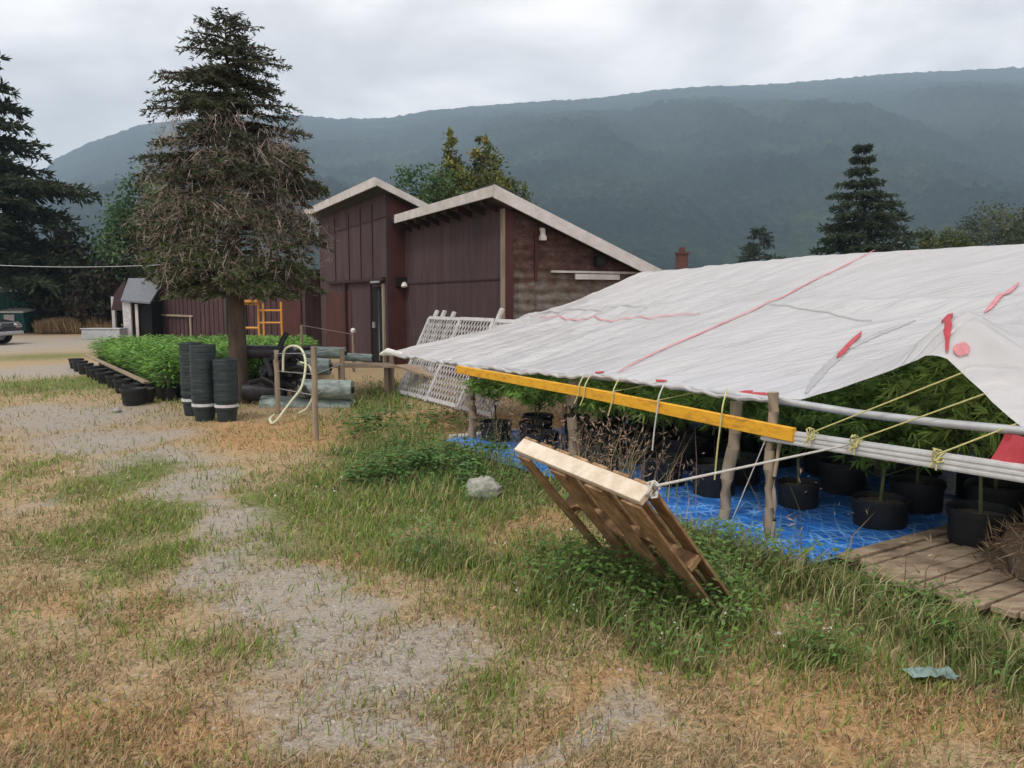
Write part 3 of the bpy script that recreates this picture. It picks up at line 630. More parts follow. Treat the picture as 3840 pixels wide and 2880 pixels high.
m = MB(); m.hexa([(xr + .3, sy - .2, 0), (sx1, sy - .2, 0), (sx1, sy + 2.4, 0), (xr + .3, sy + 2.4, 0), (xr + .3, sy - .2, eb + .1), (sx1, sy - .2, eb + .1), (sx1, sy + 2.4, eb + .1), (xr + .3, sy + 2.4, eb + .1)]); m.build('wall', M['dark_gap'], shd)
x0 = D(123, 300, 33.7).x; x1 = D(131, 300, 33.7).x
MB().box(((x0 + x1) / 2, 33.68, .78), (x1 - x0, .12, 1.56)).build('white_panel', M['white_wood'], shd)
MB().box((x1 + .22, 33.7, .74), (.12, .06, 1.48)).build('door_frame', M['white_trim'], shd)
x0 = D(111, 300, 35).x; MB().box((x0, 35.2, .9), (.14, .14, 1.8)).build('post', M['white_wood'], shd)
m = MB(); x2 = D(112, 300, 34.4).x; m.hexa([(x2, 34.3, 1.2), (xr + .3, 34.3, 1.2), (xr + .3, 35, 1.2), (x2, 35, 1.2), (x2, 34.6, 1.9), (xr + .0, 34.6, 2.5), (xr + .0, 35, 2.5), (x2, 35, 1.9)]); m.build('gable', M['trim_dark'], shd)
# low grey trough beside the shed
p = D(105, 336, 33); m = MB(); m.box((p.x, 33, .22), (1.6, .7, .44)); m.box((p.x, 33, .455), (1.7, .78, .03)); o = m.build('trough', M['galv'], bevel=.01); meta(o, 'low grey trough left of the small shed', 'trough')
# brick chimney pipe peeking over the tarpaulin
p = D(682, 254, 30); m = MB(); m.box((p.x, 30, p.z / 2), (.4, .4, p.z)); m.box((p.x, 30, p.z + .03), (.5, .5, .06)); m.box((p.x, 30, p.z + .15), (.2, .2, .18)); o = m.build('chimney', M['brick']); meta(o, 'small reddish brick chimney peeking over the tarpaulin ridge', 'chimney')
# ------------------------------------------------------------------ left background: teal container, dumpster, car, wire, rocks
x0, x1 = D(-60, 300, 42.3).x, D(34, 300, 42.3).x; m = MB(); m.box(((x0 + x1) / 2, 43.5, 1.0), (x1 - x0, 2.4, 2.0))
ct = thing('teal_container', 'teal sided container shed behind the dumpster', 'container', ((x0 + x1) / 2, 42.3, 0)); m.build('body', M['teal_metal'], ct)
m = MB(); x = x0 + .1
while x < x1: m.box((x, 42.285, 1.0), (.07, .03, 1.9)); x += .28
m.build('ribs', M['teal_metal'], ct); MB().box(((x0 + x1) / 2, 43.5, 2.05), (x1 - x0 + .1, 2.5, .1)).build('roof', M['dumpster'], ct)
c = D(21, 331, 40); dm = thing('dumpster', 'green wheeled dumpster with white notice and pale lid by the teal container', 'dumpster', (c.x, 40, 0))
wd_ = 26 / F * 40; m = MB(); hx = wd_ / 2
m.hexa([(c.x - hx * .93, 39.4, .1), (c.x + hx * .93, 39.4, .1), (c.x + hx * .93, 40.6, .1), (c.x - hx * .93, 40.6, .1), (c.x - hx, 39.2, 1.0), (c.x + hx, 39.2, 1.0), (c.x + hx, 40.7, 1.15), (c.x - hx, 40.7, 1.15)]); m.build('body', M['dumpster'], dm, bevel=.02)
m = MB(); m.hexa([(c.x - hx - .03, 39.15, 1.01), (c.x + hx + .03, 39.15, 1.01), (c.x + hx + .03, 40.75, 1.17), (c.x - hx - .03, 40.75, 1.17), (c.x - hx - .03, 39.15, 1.09), (c.x + hx + .03, 39.15, 1.09), (c.x + hx + .03, 40.75, 1.25), (c.x - hx - .03, 40.75, 1.25)]); m.build('lid', M['cloth_white'], dm)
MB().box((c.x - .05, 39.2, .72), (.52, .02, .4)).build('notice', M['white_wood'], dm)
for k in (-1, 1):
    m = MB(); m.tube([(c.x + k * hx * .7 - .03, 39.5, .09), (c.x + k * hx * .7 + .03, 39.5, .09)], .09, 12); m.build('wheel', M['tyre'], dm)
m = MB()
for k in (-.6, 0, .6): m.box((c.x + hx * k, 39.25, .5), (.05, .05, .8))
m.build('ribs', M['dumpster'], dm)
# car, facing right, mostly cut by the left edge
cf = G(-6, 346); CX, CY = cf.x, cf.y
car = thing('parked_car', 'dark grey car, only its front end in view at the left edge', 'car', (CX, CY, 0))
prof = [(0, .35), (.02, .62), (-.12, .82), (-1.05, .98), (-1.25, 1.0), (-1.95, 1.48), (-2.4, 1.55), (-3.6, 1.52), (-4.2, 1.05), (-4.5, .98), (-4.58, .6), (-4.52, .32)]
def carbody(w, pr, inset):
    m = MB(); n = len(pr); vs = []
    for sgn in (-1, 1):
        for x, z in pr:
            k = w - (inset if z > 1.05 else 0) - (.05 if z < .4 else 0) - (.08 if x > -.05 else 0)
            vs.append((CX + x, CY + .9 + sgn * k, z))
    fs = [list(range(n))[::-1], list(range(n, 2 * n))] + [[i, (i + 1) % n, n + (i + 1) % n, n + i] for i in range(n)]
    return m.add(vs, fs)
carbody(.9, prof, .16).build('body', M['car_paint'], car, bevel=.04)
m = MB(); y = CY + .9 - .745
m.add([(CX - 1.42, y, 1.06), (CX - 3.5, y, 1.06), (CX - 3.4, y, 1.44), (CX - 2.02, y, 1.44)], [(0, 1, 2, 3)]); m.build('side_window', M['glass'], car)
m = MB(); m.add([(CX - 1.22, CY + .2, 1.02), (CX - 1.22, CY + 1.6, 1.02), (CX - 1.93, CY + 1.55, 1.49), (CX - 1.93, CY + .25, 1.49)], [(0, 1, 2, 3)]); m.build('windscreen', M['glass'], car)
for x in (-.78, -3.65):
    for yy in (CY + .02, CY + 1.6):
        m = MB(); m.tube([(CX + x, yy, .33), (CX + x, yy + .2, .33)], .33, 20); wh = m.build('wheel', M['tyre'], car, smooth=True)
        m = MB(); m.tube([(CX + x, yy - .01, .33), (CX + x, yy + .02, .33)], .2, 14); m.build('rim', M['galv'], wh)
for yy in (CY + .16, CY + 1.35):
    m = MB(); m.box((CX - .06, yy + .14, .69), (.2, .34, .15)); m.build('headlight', M['chrome'], car, bevel=.03)
MB().box((CX - .0, CY + .9, .42), (.12, 1.62, .14)).build('bumper', M['galv'], car, bevel=.03)
m = MB(); m.box((CX - 1.45, CY - .08, 1.05), (.12, .18, .13)); m.build('mirror', M['car_paint'], car, bevel=.03)
m = MB(); a = D(-40, 263.5, 31); b = D(170, 264.5, 33); pts = [a.lerp(b, t / 16) + Vector((0, 0, -.12 * math.sin(math.pi * t / 16))) for t in range(17)]
m.tube(pts, .009, 5); o = m.build('utility_wire', M['galv']); meta(o, 'thin utility wire crossing in front of the dark conifers', 'wire')
for i, (u, v, s, lb) in enumerate(((74, 333, .55, 'flat pale rock by the dry grass, left of the other'), (80, 331, .4, 'pointed pale rock by the dry grass, right of the other'))):
    p = G(u, v); m = MB(); m.lathe((p.x, p.y, -.05), [(s * .9, 0), (s, .08), (s * .7, .25), (s * .3, .38 + .2 * i), (0, .42 + .2 * i)], 9); 
    for q in m.v: q += Vector((U(-.1, .1), U(-.1, .1), U(-.04, .04)))
    o = m.build('rock', M['stone']); meta(o, lb, 'rock')
# dry tall grass at the foot of the trees
Lt = Leaves(); n = 9000; Y = rng.uniform(38, 42, n); X = (rng.uniform(36, 114, n) - 512) / F * Y; k = fbm(X, Y, 2.5, 2)
P = np.stack([X, Y, X * 0], 1); d = rng.normal(size=(n, 3)) * .18; d[:, 2] = 1
Lt.add(P, d, rnd(n), (.35 + .6 * rng.random(n)) * (k + .35), .05, cvar((.33, .235, .13), n, .35, .08))
o = Lt.build('tall_dry_grass', M['blade']); meta(o, 'tall tan dry grass at the foot of the trees', 'grass', kind='stuff')
# scaffold frame (orange) against the wing
a = D(245, 300, 22.5); b = D(283, 300, 22.5); scf = thing('scaffold_frame', 'orange tubular scaffold frame standing before the maroon wing', 'scaffold', ((a.x + b.x) / 2, 22.5, 0))
xs = [D(u, 300, 22.5).x for u in (238, 258, 263, 281)]
for x, h in zip(xs, (1.68, 1.66, 1.56, 1.6)): MB().tube([(x, 22.5, 0), (x, 22.5, h)], .035, 8).build('upright', M['scaffold'], scf, smooth=True)
for z in (.45, 1.0, 1.35):
    MB().tube([(xs[1], 22.5, z - (z > 1.2) * .0), (xs[3], 22.5, z)], .028, 8).build('rung', M['scaffold'], scf, smooth=True)
for z in (.85, 1.55): MB().tube([(xs[0], 22.5, z), (xs[1], 22.5, z)], .035, 8).build('rung', M['scaffold'], scf, smooth=True)
MB().box(((xs[0] + xs[1]) / 2, 22.5, 1.62), (xs[1] - xs[0] + .1, .5, .07)).build('platform', M['scaffold'], scf)
# ------------------------------------------------------------------ lattice panels leaning by the barn
PLb = Vector((-2.04, 13.7, 0)); PR = Vector((-.3, 10.8, 0)); bd = (PR - PLb).normalized(); ln = (PR - PLb).length
upv = Vector((.56, .335, 1.33)); upn = upv.normalized(); UL = upv.length; nrm = bd.cross(upn).normalized()
def LP(s, t, o=0): return PLb + bd * s + upn * t + nrm * o
def lattice(s0, s1, label, o0):
    t = thing('lattice_panel', label, 'lattice panel', tuple(LP((s0 + s1) / 2, 0, o0)), group='white lattice panels leaning by the barn')
    th = .028
    for (a, b) in ((LP(s0, 0, o0), LP(s0, UL, o0)), (LP(s1, 0, o0), LP(s1, UL, o0))): MB().beam(a, b, .07, th, up=nrm).build('stile', M['white_wood'], t)
    for z in (.05, UL * .48, UL): MB().beam(LP(s0, z, o0), LP(s1, z, o0), .06, th + .004, up=nrm).build('rail', M['white_wood'], t)
    m = MB(); step = .1
    for sg, oo in ((1, .004), (-1, -.004)):
        kk = .5; c = -UL * kk
        while c < (s1 - s0) + UL * kk:
            # line s = c + sg*t, clip to the panel
            pts = []
            for tt in np.linspace(0, UL, 2):
                pass
            lo, hi = 0.0, UL
            if sg > 0: lo = max(lo, -c / kk); hi = min(hi, ((s1 - s0) - c) / kk)
            else: lo = max(lo, (c - (s1 - s0)) / kk); hi = min(hi, c / kk)
            if hi - lo > .02: m.beam(LP(s0 + c + sg * lo * kk, lo, o0 + oo), LP(s0 + c + sg * hi * kk, hi, o0 + oo), .02, .007, up=nrm)
            c += step
    m.build('lattice', M['white_wood'], t)
lattice(0, ln * .36, 'white diamond lattice panel leaning by the barn, farthest left', 0)
lattice(ln * .37, ln * .70, 'white diamond lattice panel leaning by the barn, middle one', .02)
lattice(ln * .71, ln, 'white diamond lattice panel mostly under the yellow beam', 0)
for s, h, lb in ((.06, 1.66, 'white lattice post standing at the far left end of the panels'), (.36, 1.66, 'second white lattice post from the left, its top above the rail'), (.75, 1.64, 'third white lattice post from the left, its top above the rail'), (2.32, 1.72, 'white lattice post at the right, rising clear of the top rail'), (2.85, 1.35, 'broad white post under the yellow beam, left of two'), (3.15, 1.3, 'broad white post under the yellow beam, right of two')):
    o = MB().beam(LP(s, 0, -.06), LP(s, h, -.06), .085, .05, up=nrm).build('fence_post', M['white_wood'], bevel=.006); meta(o, lb, 'post', 'white posts leaning with the lattice')
# ------------------------------------------------------------------ nursery pots, seedling bed, rolls by the spruce
def pot_profile(r, h): return [(r * .76, 0), (r * .8, .01), (r * .95, h - .035), (r, h - .035), (r * 1.03, h - .03), (r * 1.03, h), (r * .96, h), (r * .9, h - .06), (r * .0, h - .06)]
def seedling(kind):
    t = thing('potted_seedling', 'bushy light green seedling in a black nursery pot in the bed', 'potted plant', (0, 0, -50), group='seedlings in the bed by the spruce')
    m = MB().lathe((0, 0, 0), pot_profile(.12, .2), 14); m.build('pot', M['pot'], t, smooth=True, local=True)
    L_ = Leaves(); s = MB()
    n = 330; a = rng.random(n) * 6.28; zz = .2 + .42 * rng.random(n) ** .75; rr = (.06 + .23 * np.sin(np.clip((zz - .2) / .46, 0, 1) * 2.6)) * rng.random(n) ** .5
    P = np.stack([np.cos(a) * rr, np.sin(a) * rr, zz], 1); d = np.stack([np.cos(a), np.sin(a), .5 - rng.random(n)], 1)
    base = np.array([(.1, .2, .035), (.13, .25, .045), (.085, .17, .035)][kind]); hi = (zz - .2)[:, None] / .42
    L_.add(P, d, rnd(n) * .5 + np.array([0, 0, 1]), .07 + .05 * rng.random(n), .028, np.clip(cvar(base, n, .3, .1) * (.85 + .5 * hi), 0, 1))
    for k in range(4):
        a0 = U(0, 6.28); s.tube([(0, 0, .14), (math.cos(a0) * .03, math.sin(a0) * .03, .35), (math.cos(a0) * .09, math.sin(a0) * .09, .55)], [.007, .005, .003], 4)
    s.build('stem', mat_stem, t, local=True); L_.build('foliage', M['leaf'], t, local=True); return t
mat_stem = mat('green_stem', (.13, .16, .06), (.08, .1, .04), 20, .7, .1)
protos = [seedling(k) for k in range(3)]; used = [False] * 3
P0, P1, P2, P3 = Vector((-5.6, 12.7)), Vector((-10.3, 19.6)), Vector((-5.6, 20.0)), Vector((-4.0, 15.0))
na, nb_ = 21, 12; cnt = 0
for i in range(na):
    for j in range(nb_):
        s, t = i / (na - 1), j / (nb_ - 1)
        p = (P0 * (1 - s) + P1 * s) * (1 - t) + (P3 * (1 - s) + P2 * s) * t
        p = p + Vector((U(-.06, .06), U(-.06, .06))); k = random.randrange(3); sc_ = U(.95, 1.3)
        if (p - Vector((SPB.x, SPB.y))).length < .45: continue
        if not used[k]: o = protos[k]; used[k] = True; o.location = (p.x, p.y, 0); o.rotation_euler.z = U(0, 6); o.scale = (sc_,) * 3
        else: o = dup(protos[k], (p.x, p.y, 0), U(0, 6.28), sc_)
        cnt += 1
# row of black pots along the near edge of the bed
pp = thing('nursery_pot', 'x', 'pot', (0, 0, -60)); MB().lathe((0, 0, 0), [(.13, 0), (.135, .01), (.16, .2), (.175, .2), (.175, .235), (.165, .235), (.15, .2), (0, .2)], 16).build('body', M['pot'], pp, smooth=True, local=True)
for i in range(10):
    s = i / 9; p = Vector((-5.95, 12.5)).lerp(Vector((-10.6, 18.9)), s); q = pp if i == 0 else dup(pp, (0, 0, 0))
    q.location = (p.x + U(-.03, .03), p.y, 0); q['label'] = 'empty black pot in the row edging the seedling bed'; q['group'] = 'black pots edging the seedling bed'
q = dup(pp, (G(134, 405).x, G(134, 405).y, 0), 0, 1.15, 'black pot at the near corner of the seedling bed'); 
if 'group' in q: del q['group']
# shelf board under the pots' edge
o = MB().beam((-6.0, 12.75, .3), (-10.5, 19.2, .3), .1, .03).build('edging_board', M['old_board']); meta(o, 'weathered board lying along the outer pots of the bed', 'board')
# cream tub
p = G(172, 392); m = MB(); m.lathe((p.x, p.y, 0), [(.26, .0), (.3, .28), (.31, .3), (.22, .38), (0, .42)], 18); o = m.build('plastic_tub', M['cloth_white'], smooth=True); meta(o, 'upturned cream tub between the seedlings and the pot stacks', 'tub')
# three tall stacks of nested pots
def nested(name, r, h, mt):
    o = MB().lathe((0, 0, 0), [(r * .8, 0), (r * .82, .01), (r * .95, h - .05), (r, h - .05), (r * 1.035, h - .045), (r * 1.035, h - .006), (r, h), (r * .96, h), (r * .9, h - .1)], 24).build(name, mt, smooth=True)
    return o
stk = ((189, 416, 1.0, .15, 'left'), (200.5, 422, 1.0, .165, 'middle'), (223, 423, .82, .155, 'right'))
for u, v, H_, r, nm in stk:
    c = G(u, v); c.y += r; hh = .27; first = None; k = 0; z = 0; stp = .047
    c0 = nested('nursery_pot', r * .96, .22, M['pot_green']); c0.location = (c.x, c.y, 0); meta(c0, f'dark pot with white rim at the bottom of the {nm} pot stack', 'pot')
    rm = MB().lathe((0, 0, 0), [(r * .95, .2), (r * 1.03, .203), (r * 1.03, .238), (r * .9, .24)], 24, cap=False).build('rim', M['pot_white'], smooth=True); rm.parent = c0
    z = .02 + stp
    while z + hh - .05 < H_:
        if first is None: first = nested('nursery_pot', r, hh, M['pot_green']); o = first
        else: o = first.copy(); COL.objects.link(o)
        o.location = (c.x + U(-.005, .005), c.y + U(-.005, .005), z); o.rotation_euler.z = U(0, 6)
        meta(o, f'dark green pot nested in the {nm} of the three stacks by the spruce', 'pot', f'pots nested in the {nm} stack'); z += stp
# rolls of plastic behind the spruce
def roll(ua, va, ub, vb, Y, r, mt, label, Yb=None, core=True):
    a = D(ua, va, Y); b = D(ub, vb, Yb or Y); t = thing('plastic_roll', label, 'roll', ((a.x + b.x) / 2, Y, min(a.z, b.z) - r))
    m = MB(); n = 14; pts = [a.lerp(b, k / n) for k in range(n + 1)]; m.tube(pts, [r * U(.93, 1.05) for _ in pts], 18); m.build('wrap', mt, t, smooth=True)
    d = (b - a).normalized(); m = MB(); m.tube([a - d * .03, a + d * .01], r * .35, 12); m.tube([b - d * .01, b + d * .03], r * .35, 12); m.build('core', M['black'], t)
roll(262, 406, 352, 409, 12.1, .17, M['roll_green'], 'grey green plastic roll lying lowest in the pile')
roll(300, 388, 352, 390, 12.0, .15, M['roll_green'], 'pale green plastic roll on top of the lowest one')
roll(244, 391, 285, 393, 12.4, .15, M['roll_dark'], 'dark plastic roll behind the spruce trunk, second layer')
roll(248, 352, 292, 352, 12.6, .11, M['roll_dark'], 'purple black roll lying at the top of the pile')
roll(292, 366, 330, 367, 12.6, .14, M['roll_green'], 'green plastic roll under the table top, right of the hose')
roll(293, 352, 345, 353, 13.0, .1, M['roll_green'], 'pale clear plastic roll on the table, left half')
roll(262, 374, 282, 374, 12.3, .13, M['roll_dark'], 'short dark roll in the middle of the pile')
t = thing('plank_table', 'low weathered plank table carrying plastic rolls, by the barn door', 'table', (-2.6, 13.2, 0))
a = D(290, 362, 13.2); b = D(392, 371, 13.6)
MB().beam((a.x, 13.2, .55), (b.x, 13.8, .5), .7, .04).build('table_top', M['old_board'], t)
for x, y in ((a.x + .1, 13.0), (a.x + .1, 13.4), (b.x - .1, 13.6), (b.x - .1, 14.0), ((a.x + b.x) / 2, 13.3)): MB().box((x, y, .26), (.07, .07, .5)).build('leg', M['old_wood'], t)
o = MB().beam((-1.9, 13.4, .53), (-1.15, 12.9, .36), .35, .035).build('loose_board', M['old_board']); meta(o, 'loose grey board sloping off the plank table', 'board')
roll(345, 357, 372, 358, 13.4, .07, M['roll_green'], 'thin clear plastic roll on the table, right half')
m = MB(); c = D(280, 374, 11.9)
for k in range(26):
    a = Vector((c.x + U(-.3, .3), 11.9 + U(-.15, .15), .35 + U(0, .5))); d = Vector((U(-1, 1), U(-.3, .3), U(-.6, .6))).normalized(); m.tube([a, a + d * .18 + Vector((0, 0, .04)), a + d * .34], .042, 7)
o = m.build('black_hoses', M['black'], smooth=True); meta(o, 'tangled heap of black hose ends hanging on the short post', 'hose')
# posts with wire around the rolls
def post(u, vb, vt, label, r=.05, Y=None, lean=(0, 0), mt='old_wood', group=None):
    p = G(u, vb) if Y is None else Vector((D(u, 300, Y).x, Y, 0)); h = EYE + (300 - vt) / F * p.y
    m = MB(); n = 6; pts = [Vector((p.x + lean[0] * k / n + U(-.006, .006), p.y + lean[1] * k / n, -.1 + (h + .1) * k / n)) for k in range(n + 1)]
    m.tube(pts, [r * U(.92, 1.06) for _ in pts], 9); o = m.build('wooden_post', M[mt], smooth=True); return meta(o, label, 'post', group), Vector((p.x + lean[0], p.y + lean[1], h))
_, tA = post(316, 440, 346, 'tall weathered post nearest the camera, right of the hanging hose', .035)
_, tB = post(278, 414, 350, 'weathered post carrying the cream hose loop, by the plastic rolls', .038)
_, tC = post(343, 402, 348, 'short weathered post right of the plastic rolls', .042)
_, tD = post(354, 372, 332, 'thin post with pale knob top, left of the barn door', .035)
_, tE = post(303, 380, 325, 'slim pale post behind the hose, tipped with white', .03)
m = MB().lathe(tD, [(.03, -.02), (.055, .0), (.06, .05), (.03, .09), (0, .1)], 10); o = m.build('post_cap', M['cloth_white'], smooth=True); meta(o, 'pale knob on top of the thin post by the barn door', 'post cap')
_, tF = post(392, 392, 352, 'short weathered post left of the lattice panels', .045)
_, tG = post(232, 405, 390, 'stub of wood behind the pot stacks', .03)
for z, lb in ((.0, 'top'), (-.25, 'middle'), (-.5, 'lowest')):
    o = MB().tube([tB + Vector((0, 0, z - .05)), tA + Vector((0, 0, z - .08)), tC + Vector((0, 0, z))], .005, 4).build('fence_wire', M['galv']); meta(o, f'{lb} thin wire strung between the posts around the plastic rolls', 'wire')
o = MB().tube([tE, tD - Vector((0, 0, .05))], .006, 4).build('fence_wire', M['galv']); meta(o, 'thin wire from the slim pale post to the knobbed post', 'wire')
hz = [D(u, v, Y) for u, v, Y in ((283, 372, 11.2), (284, 352, 11.2), (291, 346, 11.1), (300, 348, 11.0), (305, 358, 10.9), (305, 372, 10.8), (301, 388, 10.7), (292, 400, 10.6), (283, 412, 10.5), (277, 420, 10.3), (272, 424, 10.2), (270, 419, 10.3), (274, 415, 10.5))]
for h_ in hz: h_.z = max(h_.z, .03)
def smooth(pts, n=6):
    P = [pts[0]] + list(pts) + [pts[-1]]; out = []
    for i in range(1, len(P) - 2):
        for k in range(n):
            t = k / n; a, b, c, d = P[i - 1], P[i], P[i + 1], P[i + 2]
            out.append(.5 * ((2 * b) + (c - a) * t + (2 * a - 5 * b + 4 * c - d) * t * t + (3 * b - a - 3 * c + d) * t ** 3))
    out.append(pts[-1]); return out
h2 = [D(u, v, 10.9) for u, v in ((300, 362), (309, 366), (313, 378), (313, 395), (307, 408), (299, 413))]
m = MB(); m.tube(smooth(hz), .017, 8); m.tube(smooth(h2), .015, 8); o = m.build('garden_hose', M['hose'], smooth=True); meta(o, 'cream yellow garden hose looping down from the post to the straw', 'hose')

# ------------------------------------------------------------------ tarpaulin shelter
FD = Vector((.613, -1, 0)).normalized(); FA = Vector((-1.72, 10.8, 0))
def fline(u, off=0.0):            # point of the front line seen at column u
    k = (u - 512) / F; Yf = (4.91 + off) / (k + .613); return Vector((k * Yf, Yf, 0))
def s_at(Y): return (10.8 - Y) / .8526
PN = Vector((.8526, .5226, 0))    # inward
zf_u = [(387, .93), (465, .92), (545, .96), (620, 1.02), (700, 1.0), (760, 1.0), (795, 1.02)] + [(u, D(u, v, fline(u).y).z) for u, v in ((805, 398), (850, 383.5), (900, 366.5), (938, 353.5), (950, 357), (985, 387), (1024, 419))] + [(1060, .98), (1150, .95)]
ZS = [s_at(fline(u).y) for u, _ in zf_u]; ZV = [z for _, z in zf_u]
E = Vector((3.92, 2.4, 0)); SL = 9.3
SPK = s_at(fline(938).y)
def tarp(s, t):
    """s metres along the front edge, t 0 front .. 1 ridge .. 2 back eave"""
    p = FA + FD * s + E * t
    zf = np.interp(s, ZS, ZV); rz = 2.12 + .12 * min(1, s / 3.5)
    if t <= 1:
        base = np.interp(s, ZS, [min(z, 1.02) for z in ZV]); z = base + (rz - base) * (t ** .93)
        gab = max(0, zf - 1.02); z += gab * (1 - t) ** 3.2; sh = min(1, t / .05) ** .8
        # shoulder behind the front peak
        dd = abs(s - SPK); z += sh * .13 * math.exp(-((t - .05) / .045) ** 2) * math.exp(-(dd / .28) ** 2)
        z += sh * .10 * math.exp(-((t - .12) / .12) ** 2) * math.exp(-((s - SPK) / .5) ** 2)
        sag = .13 * math.exp(-s / 1.6) + .035 + .05 * math.exp(-((s - SPK) / .6) ** 2) * 0
        z -= sag * 4 * t * (1 - t)
        z += .045 * math.exp(-((t - .5) / .035) ** 2) * (1 - .6 * math.exp(-((s - 4.4) / .8) ** 2))
    else:
        z = rz - (t - 1) * 1.15 - .04 * 4 * (t - 1) * (2 - t)
    env = math.sin(math.pi * min(t, 1) * .92 + .1)
    wk = 1 if s < 3.6 else .4
    wr = .012 * wk * math.sin(s * 9 + t * 2.2 + 2 * math.sin(t * 3 + s)) + .009 * wk * math.sin(s * 21 - t * 5)
    wr += .022 * (float(vn((s + t * 1.9) * 1.0, t * .35, .34, 3)) - .5) * (1.6 if s < 3.3 else .35) + .014 * (float(vn(s - t * .8, t * .5, .16, 8)) - .5) * (1.5 if s < 3.3 or s > 7 else .25)
    if s > SPK + .35: wr += .03 * (float(vn((s + t * .6), t * .2, .22, 5)) - .5)
    if s < 4.2 or s > 7.2:
        c1 = (s + t * (2.6 if s < 4.2 else -1.2)) / (.42 if s < 4.2 else .27) + .8 * float(vn(s * 2, t, 1.1, 12)); f1 = abs(c1 - round(c1))
        wr += (.022 if s < 4.2 else .03) * max(0, 1 - f1 / .13) * min(1, max(0, (4.2 - s) if s < 4.2 else (s - 7.2) * 2))
    z += wr * (.35 + .65 * env)
    # scalloped lower edge between the ties
    if t < .12: z -= .018 * abs(math.sin(s * 3.3)) * (1 - t / .12)
    return Vector((p.x, p.y, z))
NS, NT = 230, 90
V = []; 
for i in range(NS + 1):
    for j in range(NT + 1):
        t = 2 * (j / NT) ** 1.25
        V.append(tarp(SL * i / NS, t))
V = np.array(V); idx = np.arange((NS + 1) * (NT + 1)).reshape(NS + 1, NT + 1)
q = np.stack([idx[:-1, :-1], idx[1:, :-1], idx[1:, 1:], idx[:-1, 1:]], -1).reshape(-1, 4)
def tarpmat():
    m = bpy.data.materials.new('white_tarp'); nt = nodes(m); L = nt.links
    out = nd(nt, 'ShaderNodeOutputMaterial'); b = nd(nt, 'ShaderNodeBsdfPrincipled', i_Roughness=.32); b.inputs['Specular IOR Level'].default_value = .45
    tc = nd(nt, 'ShaderNodeTexCoord'); mp = nd(nt, 'ShaderNodeMapping'); mp.inputs['Rotation'].default_value = (0, 0, R(-38)); mp.inputs['Scale'].default_value = (.5, 3.5, .5); L.new(tc.outputs['Object'], mp.inputs[0])
    n = nd(nt, 'ShaderNodeTexNoise', i_Scale=2.2, i_Detail=6, i_Roughness=.6); L.new(mp.outputs[0], n.inputs[0])
    L.new(ramp(nt, n.outputs[0], [(.3, (.55, .545, .56)), (.5, (.64, .63, .645)), (.7, (.7, .685, .695))]), b.inputs[0])
    bp = nd(nt, 'ShaderNodeBump', i_Strength=.35, i_Distance=.02); L.new(n.outputs[0], bp.inputs['Height'])
    cr = nd(nt, 'ShaderNodeTexVoronoi', feature='DISTANCE_TO_EDGE', i_Scale=3.2); wn = nd(nt, 'ShaderNodeTexNoise', i_Scale=2.0, i_Detail=4); L.new(tc.outputs['Object'], wn.inputs[0])
    av = nd(nt, 'ShaderNodeMix', data_type='RGBA', i_0=.35); L.new(mp.outputs[0], av.inputs[6]); L.new(wn.outputs[1], av.inputs[7]); L.new(av.outputs[2], cr.inputs['Vector'])
    cm = nd(nt, 'ShaderNodeMapRange', i_1=0, i_2=.09); L.new(cr.outputs[0], cm.inputs[0])
    bp2 = nd(nt, 'ShaderNodeBump', i_Strength=.5, i_Distance=.012); L.new(cm.outputs[0], bp2.inputs['Height']); L.new(bp.outputs[0], bp2.inputs['Normal']); L.new(bp2.outputs[0], b.inputs['Normal'])
    # dust and water stains of the sheet itself
    st = nd(nt, 'ShaderNodeTexNoise', i_Scale=1.1, i_Detail=7, i_Roughness=.7, i_Distortion=.6); L.new(tc.outputs['Object'], st.inputs[0])
    stc = ramp(nt, st.outputs[0], [(.34, (.9, .895, .88)), (.48, (.99, .99, .985)), (.6, (1, 1, 1))]); mm = nd(nt, 'ShaderNodeMix', data_type='RGBA', blend_type='MULTIPLY', i_0=1.0)
    src = b.inputs[0].links[0].from_socket; L.new(src, mm.inputs[6]); L.new(stc, mm.inputs[7]); L.new(mm.outputs[2], b.inputs[0])
    t = nd(nt, 'ShaderNodeBsdfTranslucent'); t.inputs[0].default_value = (.7, .7, .68, 1); mx = nd(nt, 'ShaderNodeMixShader', i_0=.34)
    L.new(b.outputs[0], mx.inputs[1]); L.new(t.outputs[0], mx.inputs[2]); L.new(mx.outputs[0], out.inputs[0]); return m
M['white_tarp'] = tarpmat()
tt_ = thing('tarpaulin', 'large white tarpaulin stretched over the low plant shelter', 'tarpaulin', tuple(FA + FD * 4 + Vector((0, 0, .9))))
sheet = mesh_np('sheet', V, q, M['white_tarp'], tt_, smooth=True)
